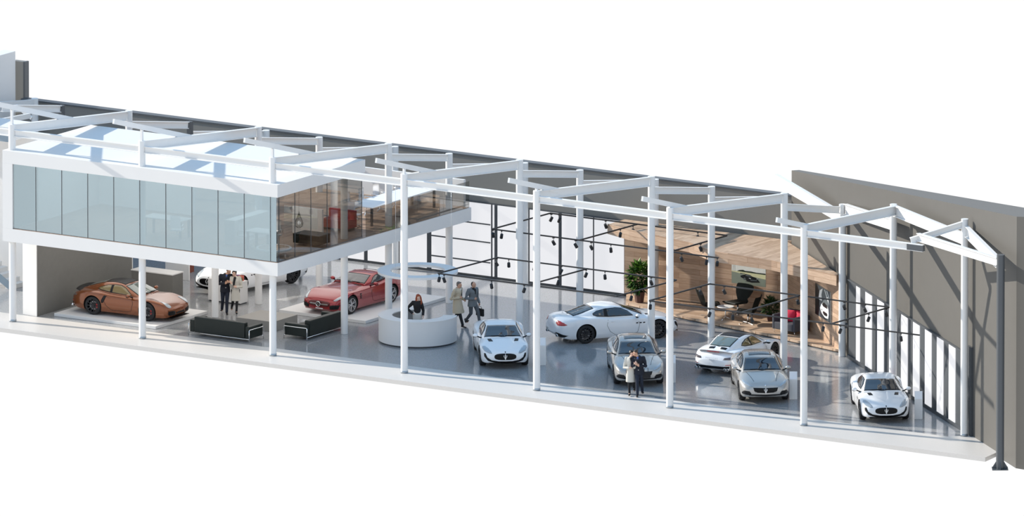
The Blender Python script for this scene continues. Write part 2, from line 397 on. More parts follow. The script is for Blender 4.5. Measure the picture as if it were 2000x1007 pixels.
rt_ = ['leftmost, seen over the office roof', 'second, right behind the tall balcony column', 'third, close to the panel with dark bars', 'fourth, left of the big plant']
for i in range(4): column('round_column', 6 * i + 0.62, 16.6, 4.83, 'short white column against the back wall, ' + rt_[i], group='back wall columns', collar=False)
column('round_column', 6.0, 5.0, 3.169, 'short white column under the office beside the embracing couple', collar=False)
column('round_column', 11.95, 5.0, 6.21, 'white column through the office corner left of the red coupe', collar=False)

# ------------------------------------------------------------------ roof beams
def ibeam(name, a, c, h, w, label, group, z_is_top=True, cat='roof beam', m=STEEL):
    a, c = Vector(a), Vector(c); d = (c - a); l = d.length; d.normalize()
    side = d.cross(Vector((0, 0, 1))).normalized(); up = side.cross(d).normalized(); off = up * (-h / 2 if z_is_top else 0)
    b = MB(); mid = (a + c) / 2 + off
    tf = 0.03
    b.obox(mid, d, side, up, l / 2, 0.012, h / 2 - tf)
    b.obox(mid + up * (h / 2 - tf / 2), d, side, up, l / 2, w / 2, tf / 2)
    b.obox(mid - up * (h / 2 - tf / 2), d, side, up, l / 2, w / 2, tf / 2)
    o = b.build(name, m); tag(o, label, cat, group, 'thing'); return o
def boxbeam(name, a, c, h, w, label, group, cat='roof beam', m=STEEL):
    a, c = Vector(a), Vector(c); b = MB(); b.bar(a - Vector((0, 0, h / 2)), c - Vector((0, 0, h / 2)), w, h)
    o = b.build(name, m); tag(o, label, cat, group, 'thing'); return o
fr = ['the far left front column', 'the front column before the brown car', 'the office corner column', 'the reception desk column', 'the front column right of the coupe',
      'the front column right of the couple', 'the front column beside the last stele']
for i in range(7):
    x = 6 * i; y1 = 7.86 if i < 6 else 6.42
    ibeam('roof_beam', (x, 0.14, 7.68), (x, y1, 6.93 if i < 6 else 7.36), 0.36, 0.16, 'deep white rafter running back from ' + fr[i], 'front bay rafters')
    if i < 6: ibeam('edge_beam', (x + 0.15, 0, 7.5), (x + 5.85, 0, 7.5), 0.27, 0.14, 'long white edge beam rightwards from ' + fr[i], 'front edge beams')
ibeam('edge_beam', (36.15, 0, 7.5), (41.3, 0, 7.5), 0.27, 0.14, 'long white edge beam ending free near the end wall', 'front edge beams')
ztip = [9.0, 8.86, 8.77, 8.63, 8.51, 8.45, 8.29]
for i in range(7):
    x = 6 * i; z0 = ztip[i] - .28 * 1.93; ye = max(.35, (z0 - 7.70) / .185)
    boxbeam('canopy_bracket', (x, -1.93, ztip[i]), (x, ye, z0 - .28 * ye), 0.19, 0.08, 'slanting white bracket overhanging at ' + fr[i], 'front canopy brackets')
    if z0 - .2 > 7.75:
        b = MB(); b.box(x - 0.045, x + 0.045, -0.05, 0.04, 7.70, z0 - 0.19)
        tag(b.build('bracket_post', STEEL), 'tiny white post under the bracket at ' + fr[i], 'post', 'bracket posts', 'thing')
mr_ = ['the leftmost middle column', 'the middle column behind the office roof', 'the balcony column', 'the middle column behind the coupe', 'the middle column at the coupe wheel', 'the middle column behind the grey sedan']
for i in range(6):
    x = 6 * i; x1 = x + (0.02 if i < 5 else 0.2)
    ibeam('roof_beam', (x, 8.14, 6.5), (x1, 12.06 if i < 5 else 11.6, 5.84), 0.27, 0.14, 'white rafter running back from ' + mr_[i], 'middle bay rafters')
for i in range(5):
    x = 6 * i
    ibeam('roof_beam', (x + 0.05, 12.34, 5.42), (x + 0.55, 16.5, 4.82), 0.25, 0.14, 'low white rafter at the back wall behind ' + mr_[i], 'rear bay rafters')
b = MB(); b.box(0.02 - 0.09, 0.02 + 0.09, 12.1, 12.28, 4.9, 5.83); tag(b.build('beam_hanger', DARKST), 'dark hanger at the end of the leftmost middle rafter', 'hanger', None, 'thing')
column('round_column', -10.18, 16.5, 4.96, 'white round column far left before the dark end of the back wall', collar=False)
boxbeam('roof_beam', (-10.2, 12.2, 5.44), (-10.18, 16.36, 4.94), .2, .1, 'low white rafter far left beside the tall white wall', 'rear bay rafters')
boxbeam('brace_bar', aty(31, 203, 12.4), aty(62, 228, 12.4), .12, .08, 'short diagonal white brace bar far left under the rafters', None, 'brace')
boxbeam('roof_beam', aty(0, 232, 10), aty(58, 221, 12), .2, .1, 'thin white cross beam at the far left edge', None)
b = MB(); b.box(-6.07, -5.89, 12.1, 12.28, 4.9, 5.83); tag(b.build('beam_hanger', DARKST), 'dark hanger above the tall white wall edge', 'hanger', None, 'thing')
ibeam('roof_beam', (-6, 8.14, 6.5), (-5.98, 12.1, 5.84), 0.27, 0.14, 'white rafter at the far left beside the tall white wall', 'middle bay rafters')
ibeam('roof_beam', (-6, 0.14, 7.68), (-6, 7.86, 6.93), 0.36, 0.16, 'deep white rafter crossing the left picture edge', 'front bay rafters')
ibeam('edge_beam', (-5.85, 0, 7.5), (-0.15, 0, 7.5), 0.27, 0.14, 'white edge beam entering at the left picture edge', 'front edge beams')
# sloping beams along the end wall
def walong(a, c, label): ibeam('roof_beam', a, c, 0.42, 0.16, label, 'end wall beams')
walong((24.8, 15.6, 5.85), (30.05, 11.85, 5.60), 'white end wall beam ending at the oak lounge column')
walong((30.4, 11.7, 5.95), (35.7, 6.75, 6.75), 'white end wall beam above the first dark strips')
walong((35.9, 6.5, 7.35), (42.0, 1.75, 7.72), 'white end wall beam between the two rightmost columns')
walong((42.2, 1.6, 8.05), (45.85, -2.0, 7.86), 'white end wall beam down to the dark post')
ibeam('roof_beam', (40.7, 0.0, 7.70), (42.0, 1.55, 8.2), 0.24, 0.14, 'short white beam from the free edge beam to the wall column', 'end wall beams')
ibeam('edge_beam', (40.9, 0.25, 7.86), (45.9, -2.1, 7.86), 0.30, 0.16, 'white edge beam reaching the dark post', 'front edge beams')
b = MB(); b.box(40.6, 41.32, -0.075, 0.075, 7.25, 7.47); tag(b.build('beam_end_cap', DARKST), 'small dark end cap on the free edge beam', 'end cap', None, 'thing')

# dark outer post
t = thing('steel_post', 'dark steel post on a gusseted base plate at the right edge', 'post', (46.06, -2.15, -0.15))
b = MB(); b.tube([(0, 0, 0.02), (0, 0, 8.15)], 0.15, 24); b.build('shaft', DARKST, t, sharp=40)
b = MB(); b.obox((0, 0, 0.012), (cos(0.6), sin(0.6), 0), (-sin(0.6), cos(0.6), 0), (0, 0, 1), 0.3, 0.3, 0.012); b.build('base_plate', DARKST, t)
for k in range(4):
    a = 0.6 + k * pi / 2; d = Vector((cos(a), sin(a), 0)); n = Vector((-sin(a), cos(a), 0))
    b = MB()
    pts = [d * 0.14 + Vector((0, 0, 0.02)), d * 0.29 + Vector((0, 0, 0.02)), d * 0.29 + Vector((0, 0, 0.06)), d * 0.14 + Vector((0, 0, 0.3))]
    A = [b.bm.verts.new(p + n * 0.01) for p in pts]; B_ = [b.bm.verts.new(p - n * 0.01) for p in pts]
    b.bm.faces.new(A); b.bm.faces.new(B_[::-1])
    for q in range(4): b.bm.faces.new((A[q], B_[q], B_[(q + 1) % 4], A[(q + 1) % 4]))
    b.build('gusset', DARKST, t)
# ------------------------------------------------------------------ cars
def pchip(pts):
    pts = sorted(pts); xs = [p[0] for p in pts]; ys = [p[1] for p in pts]; n = len(xs)
    if n == 1: return lambda x: ys[0]
    h = [xs[i + 1] - xs[i] for i in range(n - 1)]; dl = [(ys[i + 1] - ys[i]) / h[i] for i in range(n - 1)]
    m = [0.0] * n; m[0] = dl[0]; m[-1] = dl[-1]
    for i in range(1, n - 1):
        if dl[i - 1] * dl[i] <= 0: m[i] = 0
        else:
            w1 = 2 * h[i] + h[i - 1]; w2 = h[i] + 2 * h[i - 1]; m[i] = (w1 + w2) / (w1 / dl[i - 1] + w2 / dl[i])
    def f(x):
        if x <= xs[0]: return ys[0]
        if x >= xs[-1]: return ys[-1]
        i = max(k for k in range(n - 1) if xs[k] <= x); t = (x - xs[i]) / h[i]
        return (1 + 2 * t) * (1 - t) ** 2 * ys[i] + t * (1 - t) ** 2 * h[i] * m[i] + t * t * (3 - 2 * t) * ys[i + 1] + t * t * (t - 1) * h[i] * m[i + 1]
    return f

mat('tyre_rubber', (0.012, 0.012, 0.013, 1), 0.7, noise=0.1)
mat('arch_black', (0.01, 0.01, 0.01, 1), 0.8, noise=0.05)
mat('car_black', (0.006, 0.006, 0.007, 1), 0.4, spec=0.3, noise=0.05)
mat('slat_black', (0.006, 0.006, 0.006, 1), 0.6, spec=0.2, noise=0.1)
mat('rim_dark', (0.035, 0.036, 0.04, 1), 0.35, metal=0.6, noise=0.05)
mat('rim_silver', (0.62, 0.63, 0.65, 1), 0.28, metal=0.9, noise=0.03)
mat('brake_steel', (0.35, 0.35, 0.36, 1), 0.35, metal=0.9, noise=0.05)
mat('caliper_red', (0.5, 0.01, 0.012, 1), 0.35, noise=0.05)
mat('car_glass', (0.012, 0.018, 0.026, 1), 0.03, spec=0.9, coat=0.6, noise=0.02)
mat('car_glass_tan', srgb(120, 104, 66), 0.06, spec=0.6, coat=0.6, noise=0.1, nscale=4)
mat('car_glass_pale', srgb(92, 104, 98), 0.05, spec=0.8, coat=0.8, noise=0.15, nscale=3)
mat('lamp_glass', srgb(160, 170, 178), 0.08, spec=0.8, coat=1.0, noise=0.15, nscale=9)
mat('lamp_red', (0.45, 0.012, 0.015, 1), 0.12, coat=1.0, noise=0.05)
mat('lamp_smoke', srgb(92, 80, 78), 0.1, coat=1.0, noise=0.1)
mat('paint_white', (0.86, 0.87, 0.88, 1), 0.3, coat=0.7, noise=0.01)
mat('paint_grey', srgb(184, 180, 174), 0.32, metal=0.4, coat=1.0, noise=0.02, nscale=40)
mat('paint_brown', srgb(132, 70, 28), 0.25, metal=0.45, coat=1.0, noise=0.03, nscale=40)
mat('paint_red', (0.27, 0.004, 0.010, 1), 0.22, metal=0.4, coat=1.0, noise=0.02)

CARS = {}
CARS['coupe'] = dict(axles=(1.47, -1.47), r=0.36, track=0.80, ww=0.25,
    H=[(2.38, .56), (2.34, .64), (2.22, .71), (2.0, .77), (1.47, .87), (.9, .965), (.3, 1.0), (-.5, 1.0), (-1.2, 1.02), (-1.8, 1.035), (-2.2, 1.03), (-2.42, .99), (-2.52, .90), (-2.57, .75)],
    S=[(2.38, .50), (2.34, .56), (2.22, .64), (2.0, .73), (1.47, .85), (.9, .86), (.3, .88), (-.5, .91), (-1.2, .99), (-1.6, .985), (-2.2, .94), (-2.42, .88), (-2.52, .78), (-2.57, .65)],
    B=[(2.38, .32), (2.3, .235), (2.0, .20), (1.0, .16), (0, .15), (-2.0, .17), (-2.4, .24), (-2.57, .40)],
    W=[(2.38, .50), (2.35, .62), (2.25, .75), (2.0, .87), (1.47, .955), (.9, .935), (.2, .925), (-.6, .93), (-1.3, .965), (-1.8, .945), (-2.2, .87), (-2.45, .76), (-2.57, .60)],
    R=[(.92, .955), (.5, 1.125), (.1, 1.275), (-.1, 1.32), (-.4, 1.353), (-.8, 1.325), (-1.2, 1.23), (-1.6, 1.10), (-1.95, 1.02)],
    wr=[(.92, .70), (.5, .64), (.05, .575), (-.5, .565), (-1.0, .54), (-1.5, .50), (-1.95, .50)],
    wb=[(.92, .78), (.3, .82), (-.5, .81), (-1.0, .76), (-1.5, .66), (-1.95, .58)],
    shield=[(.86, .70), (.10, .535)], rear=[(-1.02, .47), (-1.86, .50)],
    dlo=[(.50, .945), (-.55, .965), (-.98, .995), (-1.12, 1.04), (-1.13, 1.10), (-.95, 1.19), (-.6, 1.255), (-.2, 1.27), (.05, 1.235), (.3, 1.12)],
    split=[(-.55, -.68)])
CARS['sedan'] = dict(axles=(1.5, -1.5), r=0.355, track=0.81, ww=0.25,
    H=[(2.43, .58), (2.40, .68), (2.25, .78), (2.0, .84), (1.5, .92), (1.0, 1.0), (.3, 1.03), (-.6, 1.04), (-1.4, 1.07), (-2.0, 1.10), (-2.35, 1.09), (-2.5, 1.0), (-2.57, .8)],
    S=[(2.43, .52), (2.40, .60), (2.25, .70), (2.0, .79), (1.5, .88), (1.0, .92), (.3, .95), (-.6, .98), (-1.4, 1.03), (-2.0, 1.03), (-2.35, 1.0), (-2.5, .9), (-2.57, .7)],
    B=[(2.43, .33), (2.35, .26), (2.0, .22), (1.0, .17), (0, .16), (-2.0, .18), (-2.57, .38)],
    W=[(2.43, .56), (2.40, .70), (2.3, .80), (2.0, .91), (1.5, .965), (1.0, .955), (.2, .95), (-.6, .955), (-1.4, .975), (-2.0, .93), (-2.4, .82), (-2.57, .66)],
    R=[(1.0, 1.0), (.6, 1.17), (.2, 1.355), (0, 1.42), (-.4, 1.461), (-.9, 1.44), (-1.3, 1.36), (-1.7, 1.23), (-2.05, 1.10)],
    wr=[(1.0, .72), (.5, .66), (.1, .60), (-.5, .59), (-1.1, .57), (-1.6, .53), (-2.05, .55)],
    wb=[(1.0, .80), (.3, .83), (-.6, .83), (-1.2, .80), (-1.7, .72), (-2.05, .64)],
    shield=[(.94, .72), (.17, .565)], rear=[(-1.22, .50), (-1.95, .54)],
    dlo=[(.62, 1.02), (-.6, 1.05), (-1.3, 1.10), (-1.5, 1.15), (-1.45, 1.2), (-1.1, 1.315), (-.6, 1.37), (-.2, 1.37), (.1, 1.30), (.4, 1.17)],
    split=[(-.25, -.37)])
CARS['rear_engine'] = dict(axles=(1.225, -1.225), r=0.355, track=0.78, ww=0.27,
    H=[(2.19, .48), (2.15, .57), (2.0, .66), (1.7, .74), (1.225, .82), (.75, .895), (.2, .93), (-.5, .95), (-1.2, .96), (-1.7, .935), (-2.0, .88), (-2.2, .78), (-2.30, .62)],
    S=[(2.19, .44), (2.15, .53), (2.0, .66), (1.7, .77), (1.225, .835), (.75, .82), (.2, .83), (-.5, .86), (-1.2, .915), (-1.7, .88), (-2.0, .80), (-2.2, .69), (-2.30, .55)],
    B=[(2.19, .28), (2.1, .19), (1.8, .14), (0, .14), (-1.8, .17), (-2.2, .24), (-2.30, .36)],
    W=[(2.19, .52), (2.15, .66), (2.0, .80), (1.7, .88), (1.225, .915), (.6, .885), (0, .88), (-.6, .90), (-1.225, .945), (-1.7, .91), (-2.0, .84), (-2.2, .74), (-2.30, .60)],
    R=[(.80, .885), (.4, 1.08), (.05, 1.225), (-.15, 1.27), (-.4, 1.297), (-.8, 1.275), (-1.2, 1.185), (-1.6, 1.045), (-1.95, .90)],
    wr=[(.80, .68), (.4, .62), (0, .56), (-.5, .55), (-1.0, .52), (-1.5, .47), (-1.95, .44)],
    wb=[(.80, .74), (.2, .77), (-.5, .77), (-1.0, .72), (-1.5, .60), (-1.95, .52)],
    shield=[(.74, .67), (.06, .525)], rear=[(-.92, .45), (-1.62, .43)],
    dlo=[(.46, .885), (-.45, .915), (-.95, .955), (-1.12, 1.0), (-1.0, 1.085), (-.7, 1.18), (-.35, 1.22), (-.1, 1.21), (.12, 1.13), (.32, .99)],
    split=[(-.42, -.52)])
CARS['long_nose'] = dict(axles=(1.34, -1.34), r=0.355, track=0.79, ww=0.27,
    H=[(2.22, .52), (2.18, .62), (2.05, .70), (1.8, .77), (1.34, .86), (.7, .93), (.15, .965), (-.6, .98), (-1.2, 1.0), (-1.8, .98), (-2.15, .93), (-2.35, .80), (-2.42, .62)],
    S=[(2.22, .46), (2.18, .55), (2.05, .64), (1.8, .74), (1.34, .86), (.7, .85), (.15, .86), (-.6, .89), (-1.2, .955), (-1.8, .91), (-2.15, .83), (-2.35, .70), (-2.42, .55)],
    B=[(2.22, .26), (2.1, .17), (1.8, .13), (0, .13), (-1.9, .16), (-2.42, .36)],
    W=[(2.22, .58), (2.18, .72), (2.05, .83), (1.8, .91), (1.34, .96), (.7, .925), (0, .915), (-.6, .93), (-1.3, .97), (-1.8, .94), (-2.15, .85), (-2.42, .64)],
    R=[(.22, .965), (-.1, 1.10), (-.4, 1.205), (-.6, 1.245), (-.9, 1.262), (-1.3, 1.21), (-1.6, 1.11), (-1.95, .99)],
    wr=[(.22, .70), (-.2, .63), (-.55, .57), (-1.0, .56), (-1.5, .50), (-1.95, .50)],
    wb=[(.22, .76), (-.2, .80), (-.7, .80), (-1.2, .74), (-1.6, .64), (-1.95, .56)],
    shield=[(.17, .68), (-.44, .54)], rear=[(-1.32, .47), (-1.85, .48)],
    dlo=[(-.10, .925), (-.8, .95), (-1.2, .985), (-1.3, 1.02), (-1.22, 1.09), (-.95, 1.185), (-.65, 1.18), (-.42, 1.11)],
    split=[])

def body_rows(c):
    f = {k: pchip(c[k]) for k in 'HSBW'}
    x0 = min(p[0] for p in c['W']); x1 = max(p[0] for p in c['W'])
    xs = [x0 + (x1 - x0) * (0.5 - 0.5 * cos(pi * i / 46)) for i in range(47)]
    rows = []
    for x in xs:
        H, S, B, W = f['H'](x), f['S'](x), f['B'](x), f['W'](x); d = S - B; zw = B + 0.55 * d
        half = [(0, B), (.55 * W, B), (W - .07, B + .015), (W - .03, B + .07), (W - .008, B + .3 * d), (W, zw), (W - .012, S - .16 * d), (W - .045, S - .05 * d), (W - .10, S),
                (.80 * W, S + .35 * (H - S)), (.62 * W, S + .66 * (H - S)), (.42 * W, S + .86 * (H - S)), (.2 * W, S + .97 * (H - S)), (0, H)]
        half[8] = (min(W - .10, W * .88), S)
        ring = [(x, -y, z) for y, z in half] + [(x, y, z) for y, z in half[-2:0:-1]]
        rows.append(ring)
    return rows
def cabin_rows(c):
    R, wr, wb, S = pchip(c['R']), pchip(c['wr']), pchip(c['wb']), pchip(c['S'])
    x0 = min(p[0] for p in c['R']); x1 = max(p[0] for p in c['R'])
    rows = []
    for i in range(41):
        x = x0 + (x1 - x0) * i / 40
        r, a, b_ = R(x), wr(x), wb(x); zb = S(x) - 0.05; rz = r - 0.045 * min(1, (r - zb) / 0.3); h = rz - zb
        half = [(b_, zb), (b_ + .012 + (a - b_) * .10, zb + .25 * h), (b_ + .01 + (a - b_) * .40, zb + .55 * h), (b_ + (a - b_) * .72, zb + .80 * h), (b_ + (a - b_) * .92, zb + .945 * h),
                (a - .03, rz + .010), (a * .78, rz + .026), (a * .5, rz + .038), (a * .25, rz + .044), (0, r)]
        rows.append([(x, -y, z) for y, z in half] + [(x, y, z) for y, z in half[-2::-1]])
    return rows

def make_patch(name, poly, view, bvh, m, parent, off=0.006, far=6.0, step=0.07, mirror=False):
    """a thin shell laid on the car's surface: the outline is given in side, front, rear or top view"""
    bm = bmesh.new()
    f = bm.faces.new([bm.verts.new((p[0], p[1], 0)) for p in poly])
    bmesh.ops.triangulate(bm, faces=[f])
    for _ in range(4):
        es = [e for e in bm.edges if e.calc_length() > step]
        if not es: break
        bmesh.ops.subdivide_edges(bm, edges=es, cuts=1)
        bmesh.ops.triangulate(bm, faces=bm.faces[:])
    ok = True
    for v in bm.verts:
        a, b_ = v.co.x, v.co.y
        o, d = {'left': (Vector((a, far, b_)), Vector((0, -1, 0))), 'right': (Vector((a, -far, b_)), Vector((0, 1, 0))), 'front': (Vector((far, a, b_)), Vector((-1, 0, 0))),
                'rear': (Vector((-far, a, b_)), Vector((1, 0, 0))), 'top': (Vector((a, b_, far)), Vector((0, 0, -1)))}[view]
        hit, nrm, _, _ = bvh.ray_cast(o, d)
        if hit is None: hit, nrm, _, _ = bvh.find_nearest(o + d * (far - 1.0)); nrm = nrm if nrm.dot(d) < 0 else -nrm
        if nrm.dot(d) > 0: nrm = -nrm
        v.co = hit + nrm * off
    for f in bm.faces: f.smooth = True
    bmesh.ops.remove_doubles(bm, verts=bm.verts, dist=1e-5)
    # give the shell its thickness
    r = bmesh.ops.extrude_face_region(bm, geom=bm.faces[:])
    nv = [g for g in r['geom'] if isinstance(g, bmesh.types.BMVert)]
    dv = {'left': (0, 1, 0), 'right': (0, -1, 0), 'front': (1, 0, 0), 'rear': (-1, 0, 0), 'top': (0, 0, 1)}[view]
    for v in nv: v.co += Vector(dv) * 0.003
    bmesh.ops.recalc_face_normals(bm, faces=bm.faces[:])
    me = bpy.data.meshes.new(name); bm.to_mesh(me); bm.free(); me.materials.append(m)
    o = bpy.data.objects.new(name, me); COL.objects.link(o); o.parent = parent
    return o

def strip(pts, wdt):
    """outline of a thin ribbon along a 2D path"""
    L_, R_ = [], []
    for i, p in enumerate(pts):
        a, b_ = pts[max(i - 1, 0)], pts[min(i + 1, len(pts) - 1)]; d = Vector((b_[0] - a[0], b_[1] - a[1])).normalized(); n = Vector((-d.y, d.x)) * wdt / 2
        L_.append((p[0] + n.x, p[1] + n.y)); R_.append((p[0] - n.x, p[1] - n.y))
    return L_ + R_[::-1]
def clip_poly(poly, x0, x1):
    def cut(P, keep, xc):
        out = []
        for i in range(len(P)):
            a, b_ = P[i], P[(i + 1) % len(P)]; ka, kb = keep(a[0]), keep(b_[0])
            if ka: out.append(a)
            if ka != kb:
                t = (xc - a[0]) / (b_[0] - a[0]); out.append((xc, a[1] + t * (b_[1] - a[1])))
        return out
    P = cut(poly, lambda x: x <= x1, x1); return cut(P, lambda x: x >= x0, x0)
def shrink(poly, d):
    cx_ = sum(p[0] for p in poly) / len(poly); cy_ = sum(p[1] for p in poly) / len(poly); out = []
    n = len(poly); area = sum(poly[i][0] * poly[(i + 1) % n][1] - poly[(i + 1) % n][0] * poly[i][1] for i in range(n)); sg = 1 if area > 0 else -1
    for i in range(n):
        a, b_, c_ = Vector(poly[i - 1]), Vector(poly[i]), Vector(poly[(i + 1) % n])
        n1 = Vector((-(b_ - a).y, (b_ - a).x)).normalized() * sg; n2 = Vector((-(c_ - b_).y, (c_ - b_).x)).normalized() * sg
        nn = (n1 + n2); nn = nn.normalized() if nn.length > 1e-4 else n1
        out.append(tuple(b_ + nn * d))
    return out
def ell(cx_, cy_, rx, ry, n=20, p=2.0):
    out = []
    for i in range(n):
        t = 2 * pi * i / n; c_, s_ = cos(t), sin(t)
        out.append((cx_ + rx * (abs(c_) ** (2 / p)) * (1 if c_ >= 0 else -1), cy_ + ry * (abs(s_) ** (2 / p)) * (1 if s_ >= 0 else -1)))
    return out

def make_wheel(parent, x, y, r, ww, side, rim_m, spokes, caliper):
    R_ = r
    b = MB(); h = ww / 2
    b.lathe([(R_ * .70, -h * .9), (R_ * .80, -h), (R_ * .94, -h * .97), (R_, -h * .75), (R_, h * .75), (R_ * .94, h * .97), (R_ * .80, h), (R_ * .70, h * .9)], 36, axis='y')
    wh = b.build('wheel', MATS['tyre_rubber'], parent, loc=(x, y, r), sharp=50)
    s = side; b = MB(); o = s * h
    b.lathe([(R_ * .72, o * .9), (R_ * .73, o * .99), (R_ * .68, o * .99), (R_ * .66, o * .8), (R_ * .66, -o * .6)], 36, axis='y')
    b.lathe([(0, o * .80), (R_ * .12, o * .80), (R_ * .14, o * .70), (R_ * .14, o * .5)], 20, axis='y')
    for k in range(spokes):
        a = 2 * pi * k / spokes
        for dd in ((-.13, .13) if spokes <= 7 else (0,)):
            p0 = Vector((cos(a + dd * .5) * R_ * .1, o * .74, sin(a + dd * .5) * R_ * .1)); p1 = Vector((cos(a + dd * 1.5) * R_ * .68, o * .90, sin(a + dd * 1.5) * R_ * .68))
            b.bar(p0, p1, .03, .032, up=(0, 1, 0))
    b.build('rim', rim_m, wh, sharp=40)
    b = MB(); b.lathe([(0, o * .30), (R_ * .50, o * .30), (R_ * .50, o * .18), (0, o * .18)], 28, axis='y'); b.build('brake_disc', MATS['brake_steel'], wh, sharp=40)
    if caliper:
        b = MB(); b.lathe([(R_ * .36, o * .36), (R_ * .36, o * .52), (R_ * .60, o * .52), (R_ * .60, o * .36)], 8, axis='y', a0=-.5, a1=.5, smooth=False); b.build('brake_caliper', MATS['caliper_red'], wh)
    return wh

def trident(parent, x, z, sc, slope=0.0):
    b = MB(); y = 0
    b.box(-.012 * sc, .012 * sc, -.014 * sc, .014 * sc, -.09 * sc, .10 * sc)
    for s in (-1, 1):
        b.tube([(0, 0, -.02 * sc), (0, s * .045 * sc, -.005 * sc), (0, s * .055 * sc, .03 * sc), (0, s * .05 * sc, .075 * sc)], [.012 * sc, .013 * sc, .012 * sc, .004 * sc], 8)
    b.tube([(0, 0, .09 * sc), (0, 0, .13 * sc)], [.018 * sc, .003 * sc], 8)
    b.box(-.01 * sc, .01 * sc, -.035 * sc, .035 * sc, -.05 * sc, -.035 * sc)
    return b.build('trident_emblem', CHROME, parent, loc=(x, 0, z))

def lettering(name, text, size, parent, loc, rot, m, ext=0.002, spacing=1.0):
    cu = bpy.data.curves.new(name, 'FONT'); cu.body = text; cu.size = size; cu.extrude = ext; cu.align_x = 'CENTER'; cu.align_y = 'CENTER'; cu.space_character = spacing
    o = bpy.data.objects.new(name, cu); COL.objects.link(o)
    dg = bpy.context.evaluated_depsgraph_get(); me = bpy.data.meshes.new_from_object(o.evaluated_get(dg)); bpy.data.objects.remove(o)
    me.materials.clear(); me.materials.append(m); me.name = name
    o = bpy.data.objects.new(name, me); COL.objects.link(o); o.parent = parent; o.location = loc; o.rotation_euler = rot
    return o

